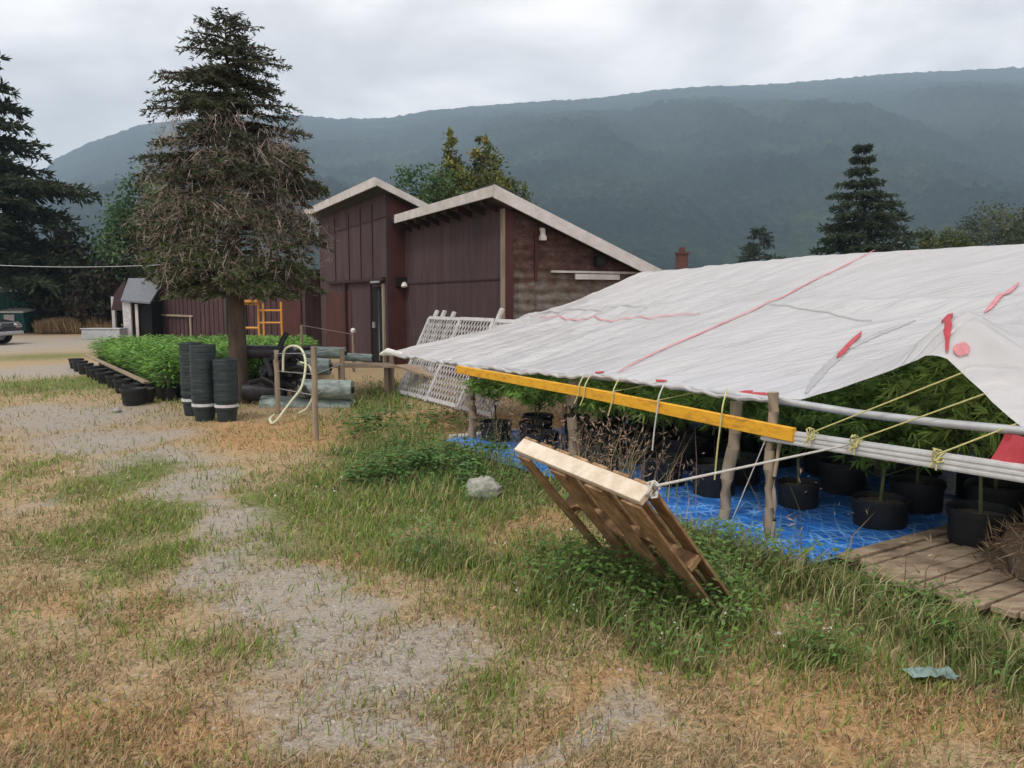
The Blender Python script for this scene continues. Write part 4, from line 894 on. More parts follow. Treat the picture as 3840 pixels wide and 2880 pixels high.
def strip(path, w, mt, name, lift=.012, parent=tt_):
    """ribbon lying on the sheet along a path of (s,t)"""
    n = 60; vs = []; P = [Vector((a, b, 0)) for a, b in path]; seg = len(P) - 1
    for k in range(n + 1):
        f = k / n * seg; i = min(int(f), seg - 1); a = P[i].lerp(P[i + 1], f - i)
        d = (P[i + 1] - P[i]); dw = (FD * d.x + E * d.y).normalized(); side = dw.cross(Vector((0, 0, 1)))
        ww = w * (1 + .35 * math.sin(k * 1.7) * math.sin(k * .37)) * min(1, .25 + 4.5 * min(k, n - k) / n)
        for sg in (-1, 0, 1):
            o_ = side * (sg * ww / 2)
            # move o_ back into (s,t)
            det = FD.x * E.y - FD.y * E.x; ds = (o_.x * E.y - o_.y * E.x) / det; dt = (FD.x * o_.y - FD.y * o_.x) / det
            tt2 = min(max(a.y + dt, 0), 2); pt = tarp(a.x + ds, tt2); pt.z += lift + (.008 if sg == 0 else 0); vs.append(pt)
    fs = [[3 * k + c, 3 * k + c + 1, 3 * k + c + 4, 3 * k + c + 3] for k in range(n) for c in (0, 1)]
    return MB().add(vs, fs).build(name, mt, parent, smooth=True)
def st_of(u, v):
    """(s,t) whose surface point is seen at photo pixel u,v"""
    best = None
    for i in range(0, 94):
        for j in range(0, 51):
            s, t = i * .1, j / 50; p = tarp(s, t); y = p.y; d = Vector((p.x, p.y * cp - (p.z - EYE) * sp, 0)); up = p.y * sp + (p.z - EYE) * cp
            du = 512 + F * p.x / d.y - u; dv = 384 - F * up / d.y - v; e = du * du + dv * dv
            if best is None or e < best[0]: best = (e, s, t)
    e0, s0_, t0_ = best
    for i in range(-10, 11):
        for j in range(-10, 11):
            s, t = s0_ + i * .01, max(0, t0_ + j * .002); p = tarp(s, t); dd = p.y * cp - (p.z - EYE) * sp; up = p.y * sp + (p.z - EYE) * cp
            e = (512 + F * p.x / dd - u) ** 2 + (384 - F * up / dd - v) ** 2
            if e < best[0]: best = (e, s, t)
    return best[1:]
seam = [st_of(*a) for a in ((618, 374), (665, 349), (765, 305), (820, 278), (874, 251))]
strip(seam, .026, M['pink_tape'], 'red_seam'); 
strip([st_of(*a) for a in ((540, 318), (620, 318), (700, 315))], .02, M['pink_tape'], 'red_seam')
strip([st_of(*a) for a in ((1019, 284), (1000, 298), (984, 314))], .04, M['pink_tape'], 'red_seam')
strip([st_of(*a) for a in ((837, 360), (848, 347))] + [st_of(861, 334)], .045, M['red_tape'], 'red_patch', .015)
strip([st_of(*a) for a in ((941, 343), (944, 350), (947, 356))], .06, M['red_tape'], 'red_patch', .02)
strip([st_of(*a) for a in ((953, 356), (961, 353), (969, 351))], .05, M['pink_tape'], 'pink_patch', .02)
for u, w_ in ((598, .07), (660, .06), (745, .12), (758, .08), (768, .05), (522, .06), (448, .05)):
    sx_ = s_at(fline(u).y); strip([(sx_ - .05, .005), (sx_ + .06, .008)], w_ * .55, M['red_tape'] if u > 590 else M['cloth_white'], 'tie_patch', .01)
M['film_and_shade'] = mat('film_and_shade', (.56, .56, .56), (.46, .46, .46), 9, .3, .3, translucent=.4)  # grey for the doubled fold layer and for the painted shade strips
strip([st_of(*a) for a in ((806, 394), (822, 372), (845, 350), (878, 334), (915, 321))], .07, M['film_and_shade'], 'fold', .006)
strip([st_of(*a) for a in ((765, 305), (820, 312), (872, 322))], .012, M['film_and_shade'], 'shade_line', .006)  # purlin shadow painted on the sheet as a thin grey strip
strip([(.25, .47), (1.6, .49), (2.9, .5)], .03, M['film_and_shade'], 'shade_line', .02)  # shade along the mid-slope pole, put into colour as a grey strip
# folded wrinkled hem at the lower edge
m = MB(); pts = []
for k in range(140):
    s = SL * .995 * k / 139; p = tarp(s, 0)
    if s > s_at(fline(805).y): break
    pts.append(p + Vector((0, 0, -.012 + .008 * math.sin(k * 1.9))))
m.tube(pts, [.016 + .007 * math.sin(k * .9) * math.sin(k * .31) for k in range(len(pts))], 7); m.build('hem', M['white_tarp'], tt_, smooth=True)
m = MB(); a = tarp(0, 0)
m.tube([a + Vector((-.12, .1, -.03)), a + Vector((0, 0, .01)), a + Vector((.25, -.3, .0))], [.02, .055, .02], 8); m.build('corner_knot', M['cloth_white'], tt_, smooth=True)
# frame: front pipe, posts, beams
def onl(u, z, off=0): p = fline(u); return Vector((p.x, p.y, z)) + PN * off
m = MB(); m.tube([onl(392, .9, .03), onl(465, .905, .03), onl(620, .985, .03), onl(800, .985, .0), onl(860, .975, 0), onl(950, .985, 0), onl(1024, 1.0, 0), onl(1120, 1.01, 0)], .024, 10)
o = m.build('front_pipe', M['galv'], smooth=True); meta(o, 'long grey pipe along the front edge under the tarpaulin', 'pipe')
o = MB().beam(onl(463, .862, -.07), onl(626, .838, -.07), .04, .088).build('beam', M['yellow_paint'], bevel=.004); meta(o, 'yellow painted beam, the far half left of the joint', 'beam')
o = MB().beam(onl(592, .852, -.115), onl(810, .80, -.115), .04, .09).build('beam', M['yellow_paint'], bevel=.004); meta(o, 'yellow painted beam, the near half ending over the grey rail', 'beam')
# grey metal rail with ribs
rl = MB(); A_, B_ = onl(776, .77, -.09), onl(1110, .812, -.09); rl.beam(A_, B_, .045, .085)
for dz in (-.028, 0, .028): rl.beam(A_ + Vector((0, 0, dz)) - PN * .024, B_ + Vector((0, 0, dz)) - PN * .024, .008, .012)
o = rl.build('metal_rail', mat('rail_metal', (.6, .6, .6), (.45, .45, .45), 9, .5, .15, metal=.1)); meta(o, 'grey ribbed metal rail running off the right edge under the yellow ropes', 'rail')
def fpost(u, vt, r, label, off=0, lean=(0, 0), top=None):
    p = fline(u) + PN * off; h = top or .85; m = MB(); n = 9
    pts = [Vector((p.x + lean[0] * k / n + .01 * math.sin(k * 1.3 + u), p.y + lean[1] * k / n, -.1 + (h + .1) * k / n)) for k in range(n + 1)]
    m.tube(pts, [r * U(.9, 1.08) for _ in pts], 10); o = m.build('wooden_post', M['old_wood'], smooth=True); meta(o, label, 'post')
fpost(468, 0, .05, 'weathered post at the far left end of the yellow beam', .05, top=.82)
fpost(568, 0, .05, 'weathered post behind the pallet top, under the yellow beam', .06, top=.9)
fpost(722, 0, .043, 'leaning pale post right of the pallet, tied with yellow rope', .04, (.10, .0), top=.92)
fpost(783, 0, .036, 'slim upright post where the yellow beam meets the rail', -.08, (.0, 0), top=1.05)
fpost(789, 0, .012, 'thin stake beside the slim upright post', -.1, (.02, 0), top=.8)
# dark props further back under the shelter
for k, (s, t_) in enumerate(((1.0, .5), (3.4, .5), (5.9, .5), (8.3, .5), (2.2, 1.0), (5.0, 1.0), (7.6, 1.0), (.1, 1.0), (1.0, 1.5), (4.5, 1.95), (7.5, 1.95), (.2, 1.95))):
    p = tarp(s, t_); o = MB().tube([(p.x, p.y, -.05), (p.x + .01, p.y, p.z / 2), (p.x, p.y, p.z - .02)], .035, 8).build('prop', M['old_wood'], smooth=True); meta(o, 'timber prop standing in the shade under the tarpaulin', 'prop', 'props holding up the tarpaulin')
for a, b, lb in (((.0, 1.0), (9.2, 1.0), 'ridge pole hidden under the top of the tarpaulin'), ((.0, .5), (9.2, .5), 'middle pole under the slope of the tarpaulin')):
    m = MB(); m.tube([tarp(a[0] + (b[0] - a[0]) * k / 20, a[1]) - Vector((0, 0, .045)) for k in range(21)], .025, 8); o = m.build('pole', M['galv'], smooth=True); meta(o, lb, 'pole')
# red cloth hanging at the right edge
p0 = onl(1002, .985, -.05); m = MB(); a, b_, c, d = onl(1016, .98, -.05), onl(1070, .98, -.05), onl(1070, .78, -.07), onl(1000, .80, -.07)
vs = []; 
for i in range(9):
    for j in range(7):
        f, g_2 = i / 8, j / 6; pnt = a.lerp(b_, f).lerp(d.lerp(c, f), g_2); pnt += PN * (.02 * math.sin(f * 9 + g_2 * 3)); vs.append(pnt)
m.add(vs, [[i * 7 + j, (i + 1) * 7 + j, (i + 1) * 7 + j + 1, i * 7 + j + 1] for i in range(8) for j in range(6)]); o = m.build('red_cloth', M['red_tape'], smooth=True); meta(o, 'red cloth hanging between pipe and rail at the right edge', 'cloth')
# ropes
def rope(pts, r, mt, label, sagz=0, name='rope', knots=()):
    m = MB(); m.tube(pts, r, 6)
    for c in knots:
        for k in range(3): m.tube([Vector(c) + Vector((U(-.015, .015), 0, 0)) + Vector((math.cos(a) * .022, -.01 + .02 * math.sin(a + k), math.sin(a) * .035)) for a in np.linspace(0, 6.0, 9)], r * .9, 5)
    o = m.build(name, mt, smooth=True); return meta(o, label, 'rope')
def pxr(a, b, n=12): return [a.lerp(b, k / n) for k in range(n + 1)]
k1 = onl(827, .83, -.13); k2 = onl(872, .83, -.13); k3 = onl(956, .83, -.13)
e1, e2, e3 = [tarp(s_at(fline(u).y), .003) + Vector((0, 0, .0)) for u in (967, 991, 1026)]
def loopy(c, s=.05):
    return smooth([c, c + Vector((-s * .6, -.015, -s)), c + Vector((-s, -.01, -s * 1.8)), c + Vector((s * .2, -.02, -s * .2)), c + Vector((s, -.02, s * .4)), c + Vector((s * 1.3, -.02, -s * .3)), c + Vector((.1 * s, -.02, -s * .4)), c + Vector((-.2 * s, -.025, -s * 2.2))], 4)
for kk, ee, lb in ((k1, e1, 'yellow rope tied to the rail farthest left of three'), (k2, e2, 'yellow rope tied to the rail, the middle one of three'), (k3, e3, 'yellow rope tied to the rail farthest right of three')):
    o = rope(pxr(kk, ee), .0048, M['rope_yellow'], lb, knots=(kk,))
    m = MB(); m.tube(loopy(kk, .035), .0045, 6); kn = m.build('knot', M['rope_yellow'], None, smooth=True); kn.parent = o
for u, tail, lb in ((592, .05, 'thin yellow tie looped over the far half of the beam'), (598, .06, 'second thin yellow tie at the joint of the beams'), (627, .1, 'yellow tie hanging in a loop from the beam'), (738, .4, 'yellow rope tying the leaning post to the beam'), (673, .3, 'white cord curling down from the beam to the weeds')):
    b0 = onl(u, .9, -.145); mt_ = M['rope_white'] if u == 673 else M['rope_yellow']
    pts = [b0 + Vector((.06, .09, .09 if u != 738 else .13)), b0 + Vector((.01, 0, .02)), b0 + Vector((0, -.01, -.06)), b0 + Vector((-.02, -.01, -.1 - tail * .4)), b0 + Vector((-.035, -.01, -.1 - tail))]
    rope(smooth(pts, 4), .006, mt_, lb)
rope(pxr(onl(623, .89, -.13), D(655, 384, 6.9)), .005, M['rope_yellow'], 'thin yellow line from beam to the tarpaulin hem, left one')
rope(pxr(onl(670, .88, -.13), D(703, 391, 6.3)), .005, M['rope_yellow'], 'thin yellow line from beam to the tarpaulin hem, right one')
rope(pxr(tarp(.25, 0), onl(560, .80, -.02)), .006, M['rope_white'], 'white cord sagging from the tarpaulin corner across the lattice')
rope(pxr(tarp(.3, .02), Vector((-.1, 10.2, 0))), .004, M['rope_white'], 'thin guy line from the tarpaulin corner to the ground')
rope(pxr(onl(783, .80, -.1), onl(752, .12, -.15)), .004, M['rope_white'], 'thin slanting cord between the leaning post and the slim post')
# ------------------------------------------------------------------ pallet leaning on its rope
T_n = D(653, 484, 3.5); Wv = Vector((-.457, .8895, 0)).normalized(); An = Vector((1.16, 3.95, .1)); Hd = (T_n - An); Hd = Hd.normalized()
Wv = (Wv - Hd * Wv.dot(Hd)).normalized(); Wv = Vector((-.53, 1.04, .0)).normalized(); Wv = (Wv - Hd * (Wv.dot(Hd)) * .3).normalized(); Nn = Wv.cross(Hd).normalized()
PW, PH = 1.17, 1.14
pal = thing('pallet', 'wooden pallet leaning out over the weeds, its pale top beam facing up', 'pallet', tuple(T_n - Hd * PH))
def PP(w, h, n): return T_n + Wv * w - Hd * h - Nn * n      # h measured down from the top edge, n towards the underside
def pbox(w0, w1, h0, h1, n0, n1, m=None):
    m = m or MB(); return m.hexa([PP(w0, h0, n1), PP(w1, h0, n1), PP(w1, h1, n1), PP(w0, h1, n1), PP(w0, h0, n0), PP(w1, h0, n0), PP(w1, h1, n0), PP(w0, h1, n0)])
o = pbox(0, PW, 0, .038, .016, .106).build('top_stringer', M['new_wood'], pal, bevel=.003); o['label'] = 'pale clean outer stringer on top'
def notched(h0, h1):
    m = MB(); prof = [(0, .02), (0, .104), (.16, .104), (.2, .066), (.42, .066), (.46, .104), (.78, .104), (.82, .066), (1.04, .066), (1.08, .104), (PW, .104), (PW, .02)]
    n = len(prof); vs = [PP(w_, h0, q_) for w_, q_ in prof] + [PP(w_, h1, q_) for w_, q_ in prof]
    return m.add(vs, [list(range(n)), list(range(n, 2 * n))[::-1]] + [[i, n + i, n + (i + 1) % n, (i + 1) % n] for i in range(n)])
for h in (.56, 1.12): notched(h, h + .04).build('stringer', M['pallet_wood'], pal, bevel=.002)
for k in range(7):
    w0 = .005 + k * (PW - .135) / 6; pbox(w0, w0 + .125, .0 if k else .0, PH, 0, .0155).build('deck_board', M['pallet_wood'], pal, bevel=.002)
for k, w0 in enumerate((.005, .31, .64, PW - .16)): pbox(w0, w0 + .15, .04, PH, .1065, .122).build('bottom_board', M['pallet_wood'], pal, bevel=.002)
# white rope from the pallet to the rail
rope([PP(.02, .02, .0), PP(-.03, .0, 0)] + pxr(PP(-.03, 0, 0), onl(866, .80, -.13), 14), .0065, M['rope_white'], 'white rope running from the pallet corner up to the rail', knots=(PP(-.01, .01, .02),))
# ------------------------------------------------------------------ blue ground sheet, boards, pots and plants
EB = PN
def bl(s, q, z=0): p = FA + FD * s + PN * q; return Vector((p.x, p.y, z))
s0, s1 = 2.2, s_at(4.70)
n1_, n2_ = 150, 110; V = []
for i in range(n1_ + 1):
    for j in range(n2_ + 1):
        s = s0 + (s1 - s0) * i / n1_; q_ = -.3 + 4.5 * j / n2_; p = bl(s, q_); edge = .06 * math.sin(s * 2.1) * (j == 0)
        z = .038 + .03 * float(vn(p.x + p.y * .4, p.y, .28, 2)) + .018 * float(vn(p.x - p.y, p.y * 1.5, .12, 6)) + .05 * 0 
        p -= PN * edge; V.append((p.x, p.y, z))
idx = np.arange((n1_ + 1) * (n2_ + 1)).reshape(n1_ + 1, n2_ + 1); q4 = np.stack([idx[:-1, :-1], idx[1:, :-1], idx[1:, 1:], idx[:-1, 1:]], -1).reshape(-1, 4)
def bluemat():
    m = bpy.data.materials.new('blue_tarp'); nt = nodes(m); L = nt.links
    out = nd(nt, 'ShaderNodeOutputMaterial'); b = nd(nt, 'ShaderNodeBsdfPrincipled', i_Roughness=.35); b.inputs['Specular IOR Level'].default_value = .4
    tc = nd(nt, 'ShaderNodeTexCoord'); fac = None
    dn = nd(nt, 'ShaderNodeTexNoise', i_Scale=3.0, i_Detail=2); L.new(tc.outputs['Object'], dn.inputs[0])
    for ang, sc_, dist, seed in ((R(20), 3.2, 5.0, 0), (R(-48), 3.8, 6.0, 3), (R(78), 2.0, 6.0, 7), (R(-20), 2.6, 8.0, 11)):
        mp = nd(nt, 'ShaderNodeMapping'); mp.inputs['Rotation'].default_value = (0, 0, ang); mp.inputs['Location'].default_value = (seed, seed, 0); L.new(tc.outputs['Object'], mp.inputs[0])
        wv = nd(nt, 'ShaderNodeTexWave', i_Scale=sc_, i_Distortion=dist, i_Detail=1.5); wv.inputs['Detail Scale'].default_value = .7; L.new(mp.outputs[0], wv.inputs[0])
        mr = nd(nt, 'ShaderNodeMapRange', i_1=.88, i_2=1.0); L.new(wv.outputs[1], mr.inputs[0])
        if fac is None: fac = mr.outputs[0]
        else:
            mx = nd(nt, 'ShaderNodeMath', operation='MAXIMUM'); L.new(fac, mx.inputs[0]); L.new(mr.outputs[0], mx.inputs[1]); fac = mx.outputs[0]
    mk_ = nd(nt, 'ShaderNodeTexNoise', i_Scale=5.0, i_Detail=3); L.new(tc.outputs['Object'], mk_.inputs[0]); mr_ = nd(nt, 'ShaderNodeMapRange', i_1=.38, i_2=.62, i_3=.12, i_4=.85); L.new(mk_.outputs[0], mr_.inputs[0])
    sm = nd(nt, 'ShaderNodeMath', operation='MULTIPLY'); L.new(fac, sm.inputs[0]); L.new(mr_.outputs[0], sm.inputs[1])
    big = ramp(nt, dn.outputs[0], [(.35, (.015, .1, .4)), (.6, (.025, .2, .7))])
    mc = nd(nt, 'ShaderNodeMix', data_type='RGBA'); L.new(sm.outputs[0], mc.inputs[0]); L.new(big, mc.inputs[6]); mc.inputs[7].default_value = (.25, .52, .92, 1); L.new(mc.outputs[2], b.inputs[0])
    bp = nd(nt, 'ShaderNodeBump', i_Strength=.6, i_Distance=.015); L.new(fac, bp.inputs['Height']); L.new(bp.outputs[0], b.inputs['Normal'])
    L.new(b.outputs[0], out.inputs[0]); return m
o = mesh_np('ground_sheet', V, q4, bluemat(), smooth=True); meta(o, 'wrinkled blue plastic sheet covering the ground under the shelter', 'ground sheet')
o = MB().beam(bl(2.12, -.1, .05), bl(2.12, .8, .05), .16, .07).build('white_board', M['white_wood'], bevel=.004); meta(o, 'white board at the far left end of the blue sheet', 'board')
# weathered boards on the ground, lower right
bs0 = s1 + .02; k = 0; s = bs0; lbs = ['weathered grey brown board edging the blue sheet', 'weathered board lying second from the blue sheet', 'weathered board lying third from the blue sheet', 'weathered board lying fourth from the blue sheet', 'weathered board lying fifth from the blue sheet', 'weathered board lying sixth from the blue sheet', 'weathered board lying seventh from the blue sheet', 'weathered board nearest the right edge of the deck', 'weathered outermost board by the dry debris', 'last weathered board by the dry debris']
lbs += [f'{w_} weathered board in the heap beyond the deck' for w_ in ('first short', 'second short', 'third short', 'last short')]
while k < 14:
    wdt = U(.075, .125); z = .07 + U(-.012, .012); q0 = U(-.22, .06) - (.05 * (k - 9) if k > 9 else 0); a = bl(s + wdt / 2, q0, z); b = bl(s + wdt / 2 + U(-.03, .03), 2.6 + U(-.3, .3), z + U(-.01, .01))
    o = MB().beam(a, b, wdt, .035).build('board', M['old_board'], bevel=.004); meta(o, lbs[k], 'board', 'weathered boards on the ground at the lower right'); s += wdt + U(.006, .03); k += 1
# hemp plants in big pots
def hemp(kind, r=.19, h=.3, H_=1.45, nl=5200, name='potted_plant', low=False):
    t = thing(name, 'tall leafy plant in a large black pot under the shelter', 'potted plant', (0, 0, -70), group='tall potted plants under the tarpaulin')
    MB().lathe((0, 0, 0), [(r * .93, 0), (r * .95, .01), (r * .97, h - .05), (r * 1.04, h - .045), (r * 1.04, h), (r * .99, h), (r * .95, h - .05)], 26).build('pot', M['pot'], t, smooth=True, local=True)
    MB().lathe((0, 0, 0), [(r * .95, h - .06), (r * .5, h - .045), (0, h - .035)], 20, cap=False).build('soil', M['soil'], t, smooth=True, local=True)
    st = MB(); st.tube([(0, 0, h - .06), (.01, .01, h + .25), (0, .02, H_ * .6), (.01, 0, H_)], [.013, .012, .009, .004], 6)
    L_ = Leaves(); nbr = 46
    for i in range(nbr):
        f = i / nbr; z0 = h + (.3 if low else .22) + (H_ - h - (.33 if low else .25)) * f; a = i * 2.4 + U(-.3, .3); Lb = (.5 * (1 - f) ** .6 + .08) * U(.75, 1.15) * (.6 if low else 1)
        d = Vector((math.cos(a), math.sin(a), .75)); e = Vector((0, 0, z0)) + d * Lb * .8
        st.tube([(0, 0, z0), tuple(Vector((0, 0, z0)) + d * Lb * .45), tuple(e)], [.006, .004, .002], 4)
        nf = nl // nbr // 6
        for k in range(nf):
            tpos = .3 + .8 * random.random(); c = np.array(Vector((0, 0, z0)) + d * Lb * tpos) + rng.normal(size=3) * .035
            fd = np.array([math.cos(a + U(-1.3, 1.3)), math.sin(a + U(-1.3, 1.3)), U(-.9, .4)]); m_ = 6
            sprd = rng.normal(size=(m_, 3)) * .45
            base = [(.17, .28, .06), (.22, .32, .08), (.14, .24, .055)][kind]
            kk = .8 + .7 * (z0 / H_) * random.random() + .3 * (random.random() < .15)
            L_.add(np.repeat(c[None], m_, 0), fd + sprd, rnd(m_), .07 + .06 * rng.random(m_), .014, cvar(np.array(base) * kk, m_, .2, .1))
    st.build('stem', mat_stem, t, smooth=True, local=True); L_.build('foliage', M['leaf'], t, bend=.15, local=True); return t
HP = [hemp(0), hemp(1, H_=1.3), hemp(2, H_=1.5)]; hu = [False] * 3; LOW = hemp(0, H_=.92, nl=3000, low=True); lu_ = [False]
spots = []; HH = (1.45, 1.3, 1.5)
SG = [(tarp(i * .15, j * .05), i * .15) for i in range(62) for j in range(41)]
SA = np.array([tuple(a) for a, _ in SG])
def under(x, y, r):
    d = (SA[:, 0] - x) ** 2 + (SA[:, 1] - y) ** 2; k = d < r * r
    return float(SA[k, 2].min()) if k.any() else .9
# near pots placed as in the photo
named = [(892, 532, .19, 'tall plant in the large black pot standing alone on the blue sheet'), (996, 557, .185, 'tall plant in the black pot on the boards at the right edge'), (805, 512, .15, 'plant in a slim black pot right of the slim upright post'),
         (851, 497, .18, 'plant in a black pot behind the large one, to its left'), (929, 516, .19, 'plant in a black pot behind the large one, to its right'), (1010, 530, .19, 'plant in a black pot at the right edge behind the boards'),
         (745, 487, .19, 'plant in a black pot seen past the leaning post')]
for u, v, r, lb in named:
    p = G(u, v, .05); p.y += r; k = random.randrange(3); o = HP[k] if not hu[k] else None
    if o is None: o = dup(HP[k], (0, 0, 0))
    hu[k] = True; sc3 = min(1.0, (under(p.x, p.y, .5) - .12) / HH[k]); f_ = .82 if r < .16 else 1; o.location = (p.x, p.y, .04); o.scale = (f_, f_, sc3); o.rotation_euler.z = U(0, 6); o['label'] = lb
    if 'group' in o and o is not HP[k]: del o['group']
    spots.append((p.x, p.y))
for k in range(3):
    if hu[k] and 'group' in HP[k]: del HP[k]['group']
GRP = 'tall potted plants under the tarpaulin'
for i in range(17):
    for j in range(8):
        s = 2.5 + i * .43; q_ = .36 + j * .5 + (i % 2) * .16; p = bl(s, q_)
        p += Vector((U(-.08, .08), U(-.08, .08), 0))
        if any((p.x - a) ** 2 + (p.y - b) ** 2 < .19 for a, b in spots): continue
        if p.y < 6.3 and q_ < 1.4 and s < 8.6: continue
        hgt = under(p.x, p.y, .5) - .1
        if j < 2 and s < 6.2:      # low plants in the front rows, their pots in full view
            o = LOW if not lu_[0] else dup(LOW, (0, 0, 0)); lu_[0] = True; o.location = (p.x, p.y, .05); o.rotation_euler = (0, 0, U(0, 6)); o.scale = (.95, .95, min(1, hgt / 1.08)); o['label'] = 'low leafy plant in a black pot in the front rows behind the yellow beam'; o['group'] = 'low potted plants behind the yellow beam'; spots.append((p.x, p.y)); continue
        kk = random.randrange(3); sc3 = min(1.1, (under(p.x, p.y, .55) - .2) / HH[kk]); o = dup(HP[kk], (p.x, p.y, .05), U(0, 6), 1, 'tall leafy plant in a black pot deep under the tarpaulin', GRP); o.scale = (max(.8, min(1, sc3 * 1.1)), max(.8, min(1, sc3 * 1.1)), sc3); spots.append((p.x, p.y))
# clutter on the sheet: corrugated tube, torn sack
p = G(925, 500); tb = MB()
for k in range(6): tb.lathe((p.x + .17, p.y + .35, .38 + k * .045), [(.045, 0), (.055, .008), (.055, .02), (.045, .026)], 12)
o = tb.build('corrugated_tube', M['rope_white'], smooth=True); meta(o, 'pale ribbed tube guard standing behind the big pot', 'tube')
p = G(945, 497); m = MB(); m.lathe((p.x - .05, p.y + .2, .33), [(.2, 0), (.21, .03), (.14, .06), (0, .075)], 12)
for v in m.v: v += Vector((U(-.02, .02), U(-.02, .02), U(-.012, .012)))
o = m.build('torn_sack', M['soil'], smooth=True); meta(o, 'torn sack end spilling pale grit beside the big pot', 'sack')
# dry debris mound at the right edge
p = G(1015, 590); m = MB(); n = 16; rows = 9; vs = []
for i in range(rows + 1):
    for k in range(n):
        a = 2 * math.pi * k / n; th = i / rows * math.pi / 2; rr = .33 * math.cos(th) * (1 + .25 * math.sin(a * 3 + i)); vs.append((p.x + .18 + math.cos(a) * rr * .8, p.y + .05 + math.sin(a) * rr, .34 * math.sin(th) + U(-.012, .012)))
m.add(vs, [[i * n + k, i * n + (k + 1) % n, (i + 1) * n + (k + 1) % n, (i + 1) * n + k] for i in range(rows) for k in range(n)])
db = thing('debris_heap', 'brown heap of dried roots and stalks at the right edge', 'debris', (p.x + .18, p.y, 0)); m.build('mound', M['dead'], db, smooth=True)
L_ = Leaves(); n = 900; a = rng.random(n) * 6.28; th = rng.random(n) * 1.5; rr = .34
P = np.stack([p.x + .18 + np.cos(a) * np.cos(th) * rr * .85, p.y + .05 + np.sin(a) * np.cos(th) * rr, .36 * np.sin(th)], 1)
L_.add(P, rnd(n), rnd(n), .05 + .13 * rng.random(n), .009, cvar((.3, .22, .14), n, .45, .08)); L_.build('stalks', M['blade'], db)
# stone in the weeds, teal scrap
p = G(483, 500); m = MB(); n = 10
for j, (r_2, z) in enumerate(((.13, 0), (.155, .05), (.15, .11), (.11, .17), (.05, .2), (0, .205))):
    pass
m.lathe((p.x, p.y + .1, -.02), [(.13, 0), (.155, .05), (.15, .11), (.11, .165), (.05, .19), (0, .195)], n)
for v in m.v: v += Vector((U(-.02, .02), U(-.02, .02), U(-.012, .012)))
o = m.build('rock', M['stone'], smooth=False, bevel=.01); meta(o, 'pale grey stone lying in the green weeds left of the pallet', 'stone')
p = G(930, 678); m = MB(); vs = []
for i in range(9):
    for j in range(5): vs.append((p.x + (i / 8 - .5) * .2 + U(-.006, .006), p.y + (j / 4 - .5) * .1, .03 + U(-.012, .012)))
m.add(vs, [[i * 5 + j, (i + 1) * 5 + j, (i + 1) * 5 + j + 1, i * 5 + j + 1] for i in range(8) for j in range(4)]); o = m.build('plastic_scrap', M['teal_scrap']); meta(o, 'crumpled teal plastic scrap lying in the dry grass', 'scrap')
for u, v, lb in ((352, 404, 'pale stone at the foot of the short post by the rolls'), (117, 412, 'small white scrap near the corner pot')):
    p = G(u, v); m = MB().lathe((p.x, p.y, 0), [(.06, 0), (.07, .03), (.04, .07), (0, .08)], 8); o = m.build('rock', M['stone']); meta(o, lb, 'stone')
# ------------------------------------------------------------------ grass, weeds, straw (real blades, denser where they are seen largest)
def scatter(n, Ylo, Yhi, pw=1.6):
    t = rng.random(n); a = 1 - pw; Y = (Ylo ** a + t * (Yhi ** a - Ylo ** a)) ** (1 / a)
    X = rng.uniform(-.78, .76, n) * (Y + .7); return X, Y
def inside_shelter(X, Y):
    s = (X - FA.x) * FD.x + (Y - FA.y) * FD.y; q_ = (X - FA.x) * PN.x + (Y - FA.y) * PN.y
    return (q_ > -.26) & (s > 1.5)
def blades(name, X, Y, Ln, Wd, C, lean, lab, bend=.25, two=True):
    n = len(X); z = gz(X, Y); a = rng.random(n) * 6.283; ln = np.abs(rng.normal(size=n)) * lean
    d = np.stack([np.cos(a) * ln, np.sin(a) * ln, np.ones(n)], 1); d /= np.linalg.norm(d, axis=1, keepdims=True)
    sd = np.stack([-np.sin(a + .6), np.cos(a + .6), np.zeros(n)], 1); P = np.stack([X, Y, z - .004], 1)
    mid = P + d * (Ln * .55)[:, None]; d2 = d + np.stack([np.cos(a), np.sin(a), -np.ones(n)], 1) * bend * (.5 + rng.random(n))[:, None]; tip = mid + d2 / np.linalg.norm(d2, axis=1, keepdims=True) * (Ln * .5)[:, None]
    tip[:, 2] = np.maximum(tip[:, 2], z + .004)
    h = (Wd / 2)[:, None]; V = np.stack([P - sd * h, P + sd * h, mid + sd * h * .8, mid - sd * h * .8, tip], 1).reshape(-1, 3)
    b = np.arange(n)[:, None] * 5; T3 = np.concatenate([b + [0, 1, 2], b + [0, 2, 3], b + [3, 2, 4]], 0)
    o = mesh_np(name, V, T3, M['blade'], col=np.repeat(C, 5, axis=0)); meta(o, lab, 'grass', kind='stuff'); return o
